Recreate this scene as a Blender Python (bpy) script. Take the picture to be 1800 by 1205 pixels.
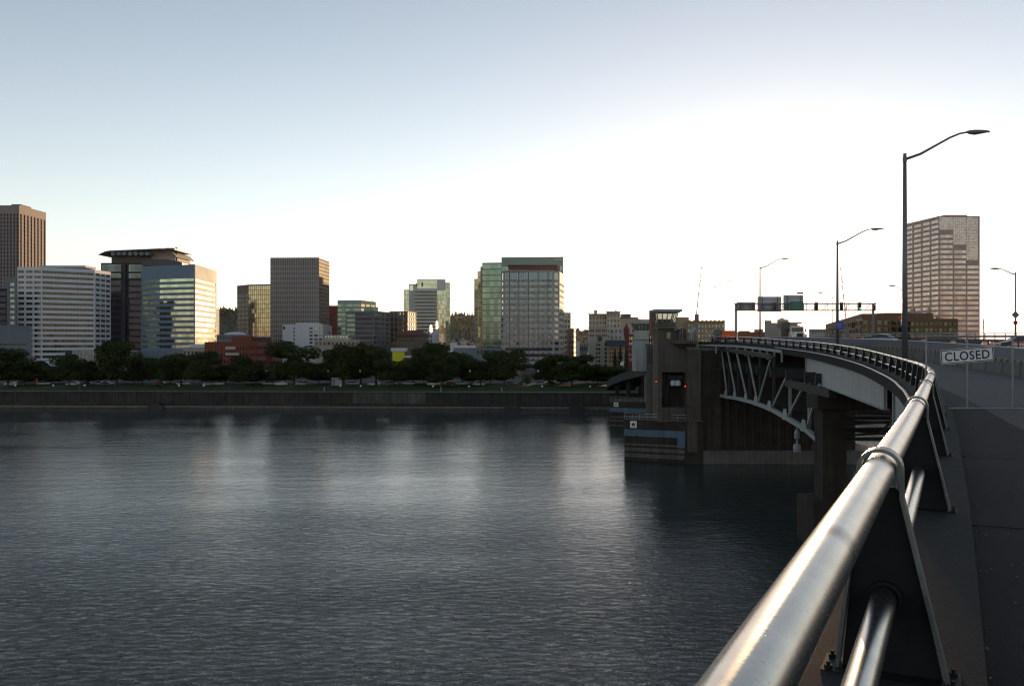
import bpy, bmesh, math, random
from mathutils import Vector, Matrix, noise
R = math.radians
random.seed(7)
for o in list(bpy.data.objects):
    bpy.data.objects.remove(o)
sc = bpy.context.scene
col = sc.collection
HC = 21.0                                   # eye height above the river, metres

# ------------------------------------------------------------------ camera, sky, sun, exposure
cam = bpy.data.cameras.new('camera'); camo = bpy.data.objects.new('camera', cam); col.objects.link(camo)
camo.location = (0, 0, HC); camo.rotation_euler = (R(90), 0, 0)
cam.sensor_width = 36; cam.lens = 30; cam.shift_y = 0.0014
cam.clip_start = 0.05; cam.clip_end = 20000
cam.dof.use_dof = True; cam.dof.focus_distance = 45; cam.dof.aperture_fstop = 11
sc.camera = camo
SUN_AZ, SUN_EL = R(17.2), R(1.5)            # azimuth to the right of the view axis
world = bpy.data.worlds.new('World'); sc.world = world; world.use_nodes = True
wn = world.node_tree; wn.nodes.clear()
sky = wn.nodes.new('ShaderNodeTexSky'); sky.sky_type = 'NISHITA'; sky.sun_disc = False
sky.sun_elevation = SUN_EL; sky.sun_rotation = SUN_AZ
sky.altitude = 0; sky.air_density = 1.0; sky.dust_density = 0.28; sky.ozone_density = 2.0
# thick low air whitens the sky towards the horizon, the same all the way round
tcw = wn.nodes.new('ShaderNodeTexCoord'); sxyz = wn.nodes.new('ShaderNodeSeparateXYZ'); wn.links.new(tcw.outputs['Generated'], sxyz.inputs[0])
satr = wn.nodes.new('ShaderNodeMapRange'); satr.interpolation_type = 'SMOOTHSTEP'
satr.inputs['From Min'].default_value = 0.0; satr.inputs['From Max'].default_value = 0.36; satr.inputs['To Min'].default_value = 0.33; satr.inputs['To Max'].default_value = 0.44
wn.links.new(sxyz.outputs['Z'], satr.inputs['Value'])
hsv = wn.nodes.new('ShaderNodeMix'); hsv.data_type = 'RGBA'
lum = wn.nodes.new('ShaderNodeRGBToBW'); tintn = wn.nodes.new('ShaderNodeVectorMath'); tintn.operation = 'SCALE'; tintn.inputs[0].default_value = (0.97, 1.0, 1.045)
bg = wn.nodes.new('ShaderNodeBackground'); bg.inputs['Strength'].default_value = 0.15
wo = wn.nodes.new('ShaderNodeOutputWorld')
wn.links.new(sky.outputs[0], lum.inputs[0]); wn.links.new(lum.outputs[0], tintn.inputs['Scale']); wn.links.new(satr.outputs[0], hsv.inputs[0])
wn.links.new(tintn.outputs[0], hsv.inputs[6]); wn.links.new(sky.outputs[0], hsv.inputs[7]); 
lift = wn.nodes.new('ShaderNodeMapRange'); lift.interpolation_type = 'SMOOTHSTEP'
lift.inputs['From Min'].default_value = 0.0; lift.inputs['From Max'].default_value = 0.5; lift.inputs['To Min'].default_value = 1.5; lift.inputs['To Max'].default_value = 1.0
wn.links.new(sxyz.outputs['Z'], lift.inputs['Value']); lv = wn.nodes.new('ShaderNodeVectorMath'); lv.operation = 'SCALE'
wn.links.new(hsv.outputs[2], lv.inputs[0]); wn.links.new(lift.outputs[0], lv.inputs['Scale']); # the aureole round the low sun is kept within a few times the open sky
lum2 = wn.nodes.new('ShaderNodeRGBToBW'); wn.links.new(lv.outputs[0], lum2.inputs[0])
mk = wn.nodes.new('ShaderNodeMath'); mk.operation = 'MULTIPLY_ADD'; mk.inputs[1].default_value = 1 / 5.0; mk.inputs[2].default_value = 1.0; wn.links.new(lum2.outputs[0], mk.inputs[0])
dv = wn.nodes.new('ShaderNodeMath'); dv.operation = 'DIVIDE'; dv.inputs[0].default_value = 1.2; wn.links.new(mk.outputs[0], dv.inputs[1])
lw = wn.nodes.new('ShaderNodeVectorMath'); lw.operation = 'SCALE'; wn.links.new(lv.outputs[0], lw.inputs[0]); wn.links.new(dv.outputs[0], lw.inputs['Scale'])
wn.links.new(lw.outputs[0], bg.inputs['Color'])
wn.links.new(bg.outputs[0], wo.inputs['Surface'])
sun = bpy.data.lights.new('sun', 'SUN'); suno = bpy.data.objects.new('sun', sun); col.objects.link(suno)
sun.energy = 2.5; sun.angle = R(0.53); sun.color = (1.0, 0.62, 0.30)
sdir = Vector((math.sin(SUN_AZ) * math.cos(SUN_EL), math.cos(SUN_AZ) * math.cos(SUN_EL), math.sin(SUN_EL)))
suno.rotation_euler = sdir.to_track_quat('Z', 'Y').to_euler()
sc.view_settings.view_transform = 'Standard'; sc.view_settings.look = 'None'
sc.view_settings.gamma = 1.0; sc.view_settings.use_curve_mapping = False
sc.view_settings.exposure = 1.85
sc.render.engine = 'CYCLES'
sc.cycles.use_denoising = True; sc.cycles.denoiser = 'OPENIMAGEDENOISE'; sc.cycles.denoising_input_passes = 'RGB_ALBEDO_NORMAL'; sc.cycles.filter_width = 1.2
sc.cycles.max_bounces = 6; sc.cycles.diffuse_bounces = 3; sc.cycles.glossy_bounces = 4
sc.cycles.transmission_bounces = 4; sc.cycles.transparent_max_bounces = 8
sc.cycles.sample_clamp_indirect = 4.0; sc.cycles.caustics_reflective = False

# ------------------------------------------------------------------ materials
def nd(t, kind, **kw):
    n = t.nodes.new(kind)
    for k, v in kw.items():
        if k in n.inputs: n.inputs[k].default_value = v
        else: setattr(n, k, v)
    return n
def mat(name, c, rough=0.7, metal=0.0, var=0.18, vs=0.5, bump=0.0, bs=8.0, spec=None, stretch=(1, 1, 1), streak=0.0, emit=None):
    m = bpy.data.materials.new(name); m.use_nodes = True
    t = m.node_tree; p = t.nodes['Principled BSDF']
    p.inputs['Roughness'].default_value = rough; p.inputs['Metallic'].default_value = metal
    if spec is None and rough > 0.55 and metal == 0: spec = 0.18
    if spec is not None: p.inputs['Specular IOR Level'].default_value = spec
    p.inputs['Base Color'].default_value = (*c, 1)
    tc = nd(t, 'ShaderNodeNewGeometry')
    mp = nd(t, 'ShaderNodeMapping'); mp.inputs['Scale'].default_value = stretch
    t.links.new(tc.outputs['Position'], mp.inputs['Vector'])
    if var > 0:
        n = nd(t, 'ShaderNodeTexNoise', Scale=vs, Detail=6.0, Roughness=0.65)
        t.links.new(mp.outputs[0], n.inputs['Vector'])
        rp = nd(t, 'ShaderNodeMapRange'); rp.inputs['From Min'].default_value = 0.25; rp.inputs['From Max'].default_value = 0.75
        rp.inputs['To Min'].default_value = 1 - var; rp.inputs['To Max'].default_value = 1 + var
        t.links.new(n.outputs['Fac'], rp.inputs['Value'])
        vm = nd(t, 'ShaderNodeVectorMath', operation='SCALE'); vm.inputs[0].default_value = c
        t.links.new(rp.outputs[0], vm.inputs['Scale'])
        last = vm.outputs[0]
        if streak > 0:                      # rain streaks, long in z
            mp2 = nd(t, 'ShaderNodeMapping'); mp2.inputs['Scale'].default_value = (1.6, 1.6, 0.07)
            t.links.new(tc.outputs['Position'], mp2.inputs['Vector'])
            n2 = nd(t, 'ShaderNodeTexNoise', Scale=1.0, Detail=5.0, Roughness=0.7)
            t.links.new(mp2.outputs[0], n2.inputs['Vector'])
            r2 = nd(t, 'ShaderNodeMapRange'); r2.inputs['From Min'].default_value = 0.35; r2.inputs['From Max'].default_value = 0.7
            r2.inputs['To Min'].default_value = 1 + streak * 0.4; r2.inputs['To Max'].default_value = 1 - streak
            t.links.new(n2.outputs['Fac'], r2.inputs['Value'])
            v2 = nd(t, 'ShaderNodeVectorMath', operation='SCALE')
            t.links.new(last, v2.inputs[0]); t.links.new(r2.outputs[0], v2.inputs['Scale']); last = v2.outputs[0]
        t.links.new(last, p.inputs['Base Color'])
        rr = nd(t, 'ShaderNodeMapRange'); rr.inputs['To Min'].default_value = max(0.02, rough * 0.85); rr.inputs['To Max'].default_value = min(1, rough * 1.15)
        t.links.new(n.outputs['Fac'], rr.inputs['Value']); t.links.new(rr.outputs[0], p.inputs['Roughness'])
    if bump > 0:
        nb = nd(t, 'ShaderNodeTexNoise', Scale=bs, Detail=5.0, Roughness=0.6)
        t.links.new(mp.outputs[0], nb.inputs['Vector'])
        b = nd(t, 'ShaderNodeBump', Strength=1.0, Distance=bump)
        t.links.new(nb.outputs['Fac'], b.inputs['Height']); t.links.new(b.outputs[0], p.inputs['Normal'])
    if emit:
        p.inputs['Emission Color'].default_value = (*emit[0], 1); p.inputs['Emission Strength'].default_value = emit[1]
    return m
def glass(name, c, rough=0.05, metal=0.85, dark=(0.02, 0.022, 0.025)):
    """coated facade glass: pane to pane variation of tint"""
    m = bpy.data.materials.new(name); m.use_nodes = True
    t = m.node_tree; p = t.nodes['Principled BSDF']
    p.inputs['Metallic'].default_value = metal; p.inputs['Roughness'].default_value = rough
    at = nd(t, 'ShaderNodeAttribute', attribute_name='tint')
    mx = nd(t, 'ShaderNodeMix', data_type='RGBA')
    mx.inputs[6].default_value = (*[x * 0.72 for x in c], 1); mx.inputs[7].default_value = (*[min(1, x * 1.12) for x in c], 1)
    t.links.new(at.outputs['Fac'], mx.inputs[0]); t.links.new(mx.outputs[2], p.inputs['Base Color'])
    return m

M = {}
M['concrete'] = mat('concrete', (0.14, 0.135, 0.122), 0.85, var=0.25, vs=0.35, bump=0.02, bs=6, streak=0.35)
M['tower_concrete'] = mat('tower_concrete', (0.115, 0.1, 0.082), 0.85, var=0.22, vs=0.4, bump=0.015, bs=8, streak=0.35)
M['pale_concrete'] = mat('pale_concrete', (0.34, 0.36, 0.36), 0.85, var=0.15, vs=0.4, streak=0.25)
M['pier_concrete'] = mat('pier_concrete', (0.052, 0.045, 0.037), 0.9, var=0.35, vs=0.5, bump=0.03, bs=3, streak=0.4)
M['asphalt'] = mat('asphalt', (0.014, 0.0148, 0.0175), 0.9, var=0.35, vs=1.2, bump=0.006, bs=90)
M['road'] = mat('road', (0.065, 0.067, 0.073), 0.85, var=0.2, vs=0.6, bump=0.004, bs=60)
M['curb'] = mat('curb', (0.028, 0.029, 0.029), 0.9, var=0.35, vs=3.0, bump=0.008, bs=60)
M['white_line'] = mat('white_line', (0.6, 0.6, 0.58), 0.7, var=0.2, vs=2)
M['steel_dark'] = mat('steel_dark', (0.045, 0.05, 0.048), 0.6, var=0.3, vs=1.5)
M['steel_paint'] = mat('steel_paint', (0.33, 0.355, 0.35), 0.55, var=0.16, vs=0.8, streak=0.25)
M['girder_paint'] = mat('girder_paint', (0.42, 0.45, 0.45), 0.5, var=0.10, vs=0.4, streak=0.22)
M['galv'] = mat('galv', (0.36, 0.38, 0.40), 0.45, metal=0.6, var=0.2, vs=3)
M['rail_plate'] = mat('rail_plate', (0.16, 0.18, 0.172), 0.4, metal=0.5, var=0.3, vs=14)
M['rail_web'] = mat('rail_web', (0.012, 0.013, 0.014), 0.6, var=0.3, vs=9)
M['joint_tar'] = mat('joint_tar', (0.006, 0.006, 0.006), 1.0, var=0.2, vs=3, spec=0.0)
M['gate_steel'] = mat('gate_steel', (0.27, 0.285, 0.30), 0.5, metal=0.5, var=0.2, vs=4)
M['black'] = mat('black', (0.012, 0.012, 0.013), 0.5, var=0.2, vs=3)
M['grey_panel'] = mat('grey_panel', (0.28, 0.30, 0.30), 0.5, var=0.1, vs=1)
M['blue_paint'] = mat('blue_paint', (0.075, 0.135, 0.2), 0.55, var=0.22, vs=0.8, streak=0.3)
M['white_paint'] = mat('white_paint', (0.75, 0.76, 0.76), 0.45, var=0.08, vs=2)
M['sign_white'] = mat('sign_white', (0.72, 0.74, 0.75), 0.4, var=0.10, vs=7)
M['red_paint'] = mat('red_paint', (0.5, 0.04, 0.03), 0.5, var=0.1)
M['orange'] = mat('orange', (0.72, 0.13, 0.025), 0.5, var=0.15, vs=4)
M['grass'] = mat('grass', (0.036, 0.07, 0.013), 0.95, var=0.35, vs=0.3, bump=0.05, bs=3)
M['earth'] = mat('earth', (0.05, 0.05, 0.045), 0.95, var=0.3, vs=0.05)
M['leaf'] = mat('leaf', (0.027, 0.043, 0.007), 0.8, var=0.45, vs=0.35)
M['leaf_light'] = mat('leaf_light', (0.05, 0.09, 0.02), 0.8, var=0.4, vs=0.5)
M['conifer'] = mat('conifer', (0.022, 0.036, 0.014), 0.9, var=0.4, vs=0.4)
M['forest'] = mat('forest', (0.035, 0.05, 0.028), 0.95, var=0.4, vs=0.02)
M['bark'] = mat('bark', (0.07, 0.055, 0.04), 0.95, var=0.3, vs=2)
M['tyre'] = mat('tyre', (0.02, 0.02, 0.021), 0.85)
M['wall_stone'] = mat('wall_stone', (0.055, 0.05, 0.045), 0.9, var=0.4, vs=0.25, bump=0.03, bs=2, streak=0.5)
M['ledge'] = mat('ledge', (0.17, 0.16, 0.145), 0.9, var=0.3, vs=0.4, streak=0.3)
M['globe'] = mat('globe', (0.82, 0.82, 0.80), 0.3, var=0.02)
M['skin'] = mat('skin', (0.45, 0.28, 0.2), 0.6)
M['car_glass'] = glass('car_glass', (0.09, 0.10, 0.11), 0.05, 0.3)
for k, c in dict(white=(0.72, 0.72, 0.72), silver=(0.5, 0.51, 0.52), blue=(0.06, 0.10, 0.22), black=(0.02, 0.02, 0.022), red=(0.30, 0.03, 0.025), grey=(0.16, 0.165, 0.17), green=(0.05, 0.09, 0.07)).items():
    M['car_' + k] = mat('car_' + k, c, 0.3, metal=0.25, var=0.06, vs=2)
def lamp_mat(name, c, s): return mat(name, c, 0.4, var=0, emit=(c, s))
M['lamp_red'] = lamp_mat('lamp_red', (1, 0.05, 0.03), 0.9)
M['lamp_green'] = lamp_mat('lamp_green', (0.03, 1, 0.45), 0.9)
M['lens_red'] = mat('lens_red', (0.35, 0.02, 0.02), 0.25)

# ------------------------------------------------------------------ mesh helpers
def PX(px, Y): return (px - 900) / 1500 * Y
def PZ(py, Y): return HC - (py - 605) / 1500 * Y
WL = {}
def wl(o):
    return WL.get(o.name, Vector((0, 0, 0))) if o else Vector((0, 0, 0))
def props(o, label=None, cat=None, group=None, kind=None):
    if label: o['label'] = label
    if cat: o['category'] = cat
    if group: o['group'] = group
    if kind: o['kind'] = kind
    return o
def thing(name, label, cat, loc=(0, 0, 0), group=None, rz=0):
    o = bpy.data.objects.new(name, None); col.objects.link(o)
    o.location = loc; o.rotation_euler = (0, 0, rz); o.empty_display_size = 0.3
    WL[o.name] = Vector(loc)
    return props(o, label, cat, group)
class MB:
    def __init__(s): s.v = []; s.f = []; s.t = []
    def quad(s, a, b, c, d, tint=0.5):
        n = len(s.v); s.v += [a, b, c, d]; s.f.append((n, n + 1, n + 2, n + 3)); s.t.append(tint)
    def poly(s, pts, tint=0.5):
        n = len(s.v); s.v += list(pts); s.f.append(tuple(range(n, n + len(pts)))); s.t.append(tint)
    def hexa(s, p):                        # 8 points: bottom ring then top ring
        n = len(s.v); s.v += [tuple(q) for q in p]
        for f in ((3, 2, 1, 0), (4, 5, 6, 7), (0, 1, 5, 4), (1, 2, 6, 5), (2, 3, 7, 6), (3, 0, 4, 7)):
            s.f.append(tuple(n + i for i in f)); s.t.append(0.5)
    def box(s, x0, x1, y0, y1, z0, z1):
        s.hexa([(x0, y0, z0), (x1, y0, z0), (x1, y1, z0), (x0, y1, z0), (x0, y0, z1), (x1, y0, z1), (x1, y1, z1), (x0, y1, z1)])
    def prism(s, poly, z0, z1):            # poly list of xy
        n = len(s.v); k = len(poly)
        s.v += [(x, y, z0) for x, y in poly] + [(x, y, z1) for x, y in poly]
        s.f.append(tuple(n + i for i in reversed(range(k)))); s.f.append(tuple(n + k + i for i in range(k))); s.t += [0.5, 0.5]
        for i in range(k):
            j = (i + 1) % k
            s.f.append((n + i, n + j, n + k + j, n + k + i)); s.t.append(0.5)
    def extr(s, prof, a, b):               # prof: list of (u,v,w) 3-D points ring; a,b offsets
        n = len(s.v); k = len(prof); a = Vector(a); b = Vector(b)
        s.v += [tuple(Vector(p) + a) for p in prof] + [tuple(Vector(p) + b) for p in prof]
        s.f.append(tuple(n + i for i in range(k))); s.f.append(tuple(n + k + i for i in reversed(range(k)))); s.t += [0.5, 0.5]
        for i in range(k):
            j = (i + 1) % k
            s.f.append((n + j, n + i, n + k + i, n + k + j)); s.t.append(0.5)
    def bar(s, a, b, w, h=None, up=(0, 0, 1)):
        a = Vector(a); b = Vector(b); h = h or w
        d = (b - a).normalized(); u = Vector(up)
        if abs(d.dot(u)) > 0.98: u = Vector((0, 1, 0))
        sx = d.cross(u).normalized(); uz = sx.cross(d).normalized()
        sx *= w / 2; uz *= h / 2
        s.hexa([a - sx - uz, a + sx - uz, a + sx + uz, a - sx + uz, b - sx - uz, b + sx - uz, b + sx + uz, b - sx + uz])
    def tube(s, pts, r, n=8, cap=True):    # pts list, r scalar or list
        pts = [Vector(p) for p in pts]; rs = r if isinstance(r, (list, tuple)) else [r] * len(pts)
        base = len(s.v); ref = None
        for i, p in enumerate(pts):
            d = (pts[min(i + 1, len(pts) - 1)] - pts[max(i - 1, 0)]).normalized()
            if ref is None:
                ref = Vector((0, 0, 1)) if abs(d.z) < 0.9 else Vector((1, 0, 0))
            x = d.cross(ref).normalized(); y = x.cross(d).normalized(); ref = y
            for k in range(n):
                a = 2 * math.pi * k / n
                s.v.append(tuple(p + (x * math.cos(a) + y * math.sin(a)) * rs[i]))
        for i in range(len(pts) - 1):
            for k in range(n):
                k2 = (k + 1) % n
                s.f.append((base + i * n + k, base + i * n + k2, base + (i + 1) * n + k2, base + (i + 1) * n + k)); s.t.append(0.5)
        if cap:
            s.f.append(tuple(base + k for k in reversed(range(n)))); s.t.append(0.5)
            s.f.append(tuple(base + (len(pts) - 1) * n + k for k in range(n))); s.t.append(0.5)
    def lathe(s, prof, c=(0, 0, 0), n=14): # prof list of (r,z)
        base = len(s.v)
        for r, z in prof:
            for k in range(n):
                a = 2 * math.pi * k / n
                s.v.append((c[0] + r * math.cos(a), c[1] + r * math.sin(a), c[2] + z))
        for i in range(len(prof) - 1):
            for k in range(n):
                k2 = (k + 1) % n
                s.f.append((base + i * n + k, base + i * n + k2, base + (i + 1) * n + k2, base + (i + 1) * n + k)); s.t.append(0.5)
        s.f.append(tuple(base + k for k in reversed(range(n)))); s.t.append(0.5)
        s.f.append(tuple(base + (len(prof) - 1) * n + k for k in range(n))); s.t.append(0.5)
    def loft(s, rings):                    # list of rings with equal counts
        base = len(s.v); k = len(rings[0])
        for r in rings: s.v += [tuple(p) for p in r]
        for i in range(len(rings) - 1):
            for j in range(k):
                j2 = (j + 1) % k
                s.f.append((base + i * k + j, base + i * k + j2, base + (i + 1) * k + j2, base + (i + 1) * k + j)); s.t.append(0.5)
        s.f.append(tuple(base + j for j in reversed(range(k)))); s.t.append(0.5)
        s.f.append(tuple(base + (len(rings) - 1) * k + j for j in range(k))); s.t.append(0.5)
    def strip(s, A, B):                    # surface between two polylines
        base = len(s.v); n = len(A)
        s.v += [tuple(p) for p in A] + [tuple(p) for p in B]
        for i in range(n - 1):
            s.f.append((base + i, base + n + i, base + n + i + 1, base + i + 1)); s.t.append(0.5)
    def mesh(s, name, off=(0, 0, 0), smooth=False, tint=False):
        me = bpy.data.meshes.new(name); off = Vector(off)
        me.from_pydata([tuple(Vector(p) - off) for p in s.v], [], s.f)
        if tint:
            at = me.attributes.new('tint', 'FLOAT', 'FACE'); at.data.foreach_set('value', s.t)
        if smooth: me.polygons.foreach_set('use_smooth', [True] * len(me.polygons))
        me.update(); return me
    def build(s, name, m, parent=None, smooth=False, tint=False, bevel=0, fix=False):
        me = s.mesh(name, wl(parent), smooth, tint)
        if bevel or fix:
            b = bmesh.new(); b.from_mesh(me)
            if bevel:
                bmesh.ops.remove_doubles(b, verts=b.verts, dist=1e-5)
                bmesh.ops.bevel(b, geom=[e for e in b.edges if len(e.link_faces) == 2 and e.calc_face_angle(0) > 0.5], offset=bevel, segments=2, affect='EDGES', profile=0.5)
            bmesh.ops.recalc_face_normals(b, faces=b.faces); b.to_mesh(me); b.free()
        me.materials.append(M[m] if isinstance(m, str) else m)
        o = bpy.data.objects.new(name, me); col.objects.link(o)
        if parent: o.parent = parent
        WL[o.name] = wl(parent)
        return o
def link_mesh(name, me, parent, loc=(0, 0, 0), rz=0):
    o = bpy.data.objects.new(name, me); col.objects.link(o); o.parent = parent
    o.location = loc; o.rotation_euler = (0, 0, rz); return o
def copy_tree(o, parent=None):
    c = o.copy(); col.objects.link(c); c.parent = parent
    for ch in o.children: copy_tree(ch, c)
    return c
def structure(name, mb, m, **kw):
    o = mb.build(name, m, None, **kw); o['kind'] = 'structure'; return o
def interp(xs, ys, x):
    if x <= xs[0]: return ys[0] + (ys[1] - ys[0]) / (xs[1] - xs[0]) * (x - xs[0])
    if x >= xs[-1]: return ys[-1] + (ys[-1] - ys[-2]) / (xs[-1] - xs[-2]) * (x - xs[-1])
    n = len(xs)
    for i in range(n - 1):
        if x <= xs[i + 1]:
            h = xs[i + 1] - xs[i]; t = (x - xs[i]) / h
            m0 = (ys[i + 1] - ys[i - 1]) / (xs[i + 1] - xs[i - 1]) if i > 0 else (ys[i + 1] - ys[i]) / h
            m1 = (ys[i + 2] - ys[i]) / (xs[i + 2] - xs[i]) if i + 2 < n else (ys[i + 1] - ys[i]) / h
            return (2 * t**3 - 3 * t**2 + 1) * ys[i] + (t**3 - 2 * t**2 + t) * h * m0 + (-2 * t**3 + 3 * t**2) * ys[i + 1] + (t**3 - t**2) * h * m1

# ------------------------------------------------------------------ water, far bank, hills
def water_mat():
    m = bpy.data.materials.new('river_water'); m.use_nodes = True
    t = m.node_tree; p = t.nodes['Principled BSDF']
    p.inputs['Base Color'].default_value = (0.034, 0.047, 0.046, 1); p.inputs['Roughness'].default_value = 0.04
    p.inputs['IOR'].default_value = 1.33
    g = nd(t, 'ShaderNodeNewGeometry')
    def layer(scale, det, st, rot, rough=0.55, dist=0.0):
        mp = nd(t, 'ShaderNodeMapping'); mp.inputs['Scale'].default_value = st; mp.inputs['Rotation'].default_value = (0, 0, R(rot))
        t.links.new(g.outputs['Position'], mp.inputs['Vector'])
        n = nd(t, 'ShaderNodeTexNoise', Scale=scale, Detail=det, Roughness=rough, Distortion=dist)
        t.links.new(mp.outputs[0], n.inputs['Vector']); return n.outputs['Fac']
    def wave(scale, rot, dist):
        mp = nd(t, 'ShaderNodeMapping'); mp.inputs['Rotation'].default_value = (0, 0, R(rot))
        t.links.new(g.outputs['Position'], mp.inputs['Vector'])
        n = nd(t, 'ShaderNodeTexWave', Scale=scale, Distortion=dist, Detail=3.0)
        n.inputs['Detail Scale'].default_value = 0.6
        t.links.new(mp.outputs[0], n.inputs['Vector']); return n.outputs['Fac']
    def mul(a, k):
        q = nd(t, 'ShaderNodeMath', operation='MULTIPLY'); t.links.new(a, q.inputs[0])
        if isinstance(k, (int, float)): q.inputs[1].default_value = k
        else: t.links.new(k, q.inputs[1])
        return q.outputs[0]
    def add(a, b):
        q = nd(t, 'ShaderNodeMath', operation='ADD'); t.links.new(a, q.inputs[0]); t.links.new(b, q.inputs[1]); return q.outputs[0]
    gust = nd(t, 'ShaderNodeMapRange'); gust.inputs['From Min'].default_value = 0.3; gust.inputs['From Max'].default_value = 0.7
    gust.inputs['To Min'].default_value = 0.55; gust.inputs['To Max'].default_value = 1.25
    t.links.new(layer(0.035, 3, (0.6, 1.6, 1), 8), gust.inputs['Value'])
    h = mul(layer(1.3, 4, (0.62, 1.2, 1), 24, 0.62, 0.9), 0.235)
    h = add(h, mul(layer(4.0, 3, (0.7, 1.15, 1), 12, 0.5, 0.5), 0.034))
    h = mul(h, gust.outputs[0])
    sp_ = nd(t, 'ShaderNodeSeparateXYZ'); t.links.new(g.outputs['Position'], sp_.inputs[0])
    calm = nd(t, 'ShaderNodeMapRange'); calm.inputs['From Min'].default_value = 45; calm.inputs['From Max'].default_value = 115; calm.inputs['To Min'].default_value = 1.2; calm.inputs['To Max'].default_value = 0.20
    t.links.new(sp_.outputs['Y'], calm.inputs['Value'])   # the lee under the far bank is calmer
    h = add(h, mul(layer(0.5, 2, (0.8, 1.2, 1), 14, 0.5, 0.6), 0.11))
    h = add(h, mul(mul(wave(0.062, 82, 9.0), layer(0.03, 2, (0.5, 1, 1), 0)), 0.08))
    h = mul(h, calm.outputs[0])
    b = nd(t, 'ShaderNodeBump', Strength=1.0, Distance=1.0)
    t.links.new(h, b.inputs['Height']); t.links.new(b.outputs[0], p.inputs['Normal'])
    return m
M['water'] = water_mat()
w = MB(); w.quad((-1500, -600, 0), (1500, -600, 0), (1500, 400, 0), (-1500, 400, 0))
structure('river', w, 'water')

def bankY(X):                                # river edge, slightly oblique
    return 276 - 0.042 * X
GZ = 6.3
w = MB()
xs = [-3000, -600, -170, 60, 600, 3000]
for i in range(len(xs) - 1):
    a, b = xs[i], xs[i + 1]; ya = bankY(max(-600, min(600, a))); yb = bankY(max(-600, min(600, b)))
    w.quad((a, ya + 26, GZ), (b, yb + 26, GZ), (b, 9000, GZ), (a, 9000, GZ))
structure('ground', w, 'earth')
w = MB()
for i in range(60):
    a = -300 + i * 12; b = a + 12
    w.quad((a, bankY(a) + 1.2, 5.36), (b, bankY(b) + 1.2, 5.36), (b, bankY(b) + 6, 5.4), (a, bankY(a) + 6, 5.4))
structure('promenade', w, 'ledge')
w = MB()
for i in range(60):
    a = -300 + i * 12; b = a + 12
    w.quad((a, bankY(a) + 6, 5.4), (b, bankY(b) + 6, 5.4), (b, bankY(b) + 26.5, GZ), (a, bankY(a) + 26.5, GZ))
structure('lawn', w, 'grass')
w = MB()
w.quad((-320, bankY(-320) + 30, GZ + .01), (130, bankY(130) + 30, GZ + .01), (130, bankY(130) + 44, GZ + .01), (-320, bankY(-320) + 44, GZ + .01))
structure('street', w, 'asphalt')

# seawall: panels with joints, footing ledge, coping
sw = thing('seawall', 'dark stone seawall along the far bank below the park lawn', 'seawall', (0, 276, 0))
pm = MB(); pm.box(0.06, 5.94, 0, 0.6, 0, 3.35)
pme = pm.mesh('panel', (0, 0, 0)); pme.materials.append(M['wall_stone'])
pm2 = MB(); pm2.box(0.04, 5.96, -0.35, 0.6, 0, 3.35)
pme2 = pm2.mesh('panel', (0, 0, 0)); M['pale_stone'] = mat('pale_stone', (0.095, 0.09, 0.08), 0.9, var=0.35, vs=0.3, streak=0.5); pme2.materials.append(M['pale_stone'])
ang = math.atan(-0.042)
for i in range(42):
    x = -190 + i * 6
    light = -57 <= x <= -30
    link_mesh('panel', pme2 if light else pme, sw, (x, bankY(x) - 276 + 0.6, 1.75), ang)
x0, x1 = -190, 62
def along(mb, off0, off1, z0, z1, a=x0, b=x1):
    mb.hexa([(a, bankY(a) + off0, z0), (b, bankY(b) + off0, z0), (b, bankY(b) + off1, z0), (a, bankY(a) + off1, z0),
             (a, bankY(a) + off0, z1), (b, bankY(b) + off0, z1), (b, bankY(b) + off1, z1), (a, bankY(a) + off1, z1)])
q = MB(); along(q, 0.95, 1.6, 0, 5.1); q.build('core', 'wall_stone', sw)
q = MB(); along(q, 0.3, 1.7, 5.1, 5.36); q.build('coping', 'wall_stone', sw)
q = MB(); along(q, -0.6, 0.9, 1.1, 1.75); q.build('step', 'wall_stone', sw)
q = MB(); along(q, -2.6, -0.6, -0.6, 0.95); q.build('ledge', 'ledge', sw)
q = MB(); along(q, -2.75, -2.6, 0.15, 0.4); q.build('waler', 'wall_stone', sw)
for px in (262, 900, 1014):                  # dark outfalls in the ledge
    X = PX(px, 272); q = MB()
    q.prism([(X - 2.4, bankY(X) - 4.2), (X + 2.4, bankY(X) - 4.2), (X + 1.9, bankY(X) - 2.4), (X - 1.9, bankY(X) - 2.4)], -0.4, 1.15)
    q.prism([(X - 1.5, bankY(X) - 3.9), (X + 1.5, bankY(X) - 3.9), (X + 1.5, bankY(X) - 2.4), (X - 1.5, bankY(X) - 2.4)], 1.15, 1.6)
    q.build('outfall', 'black', sw)
pr = thing('promenade_railing', 'low dark railing along the top of the far seawall', 'railing', (0, 276, 5.36))
q = MB(); along(q, 0.9, 0.96, 6.3, 6.38); q.build('top_bar', 'steel_dark', pr)
q = MB(); along(q, 0.91, 0.95, 5.85, 5.9); q.build('mid_bar', 'steel_dark', pr)
q = MB(); q.box(-.04, .04, -.04, .04, 0, 1.0); me = q.mesh('post'); me.materials.append(M['steel_dark'])
for i in range(84):
    x = -190 + i * 3; link_mesh('post', me, pr, (x, bankY(x) - 276 + 0.93, 0))

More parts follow.
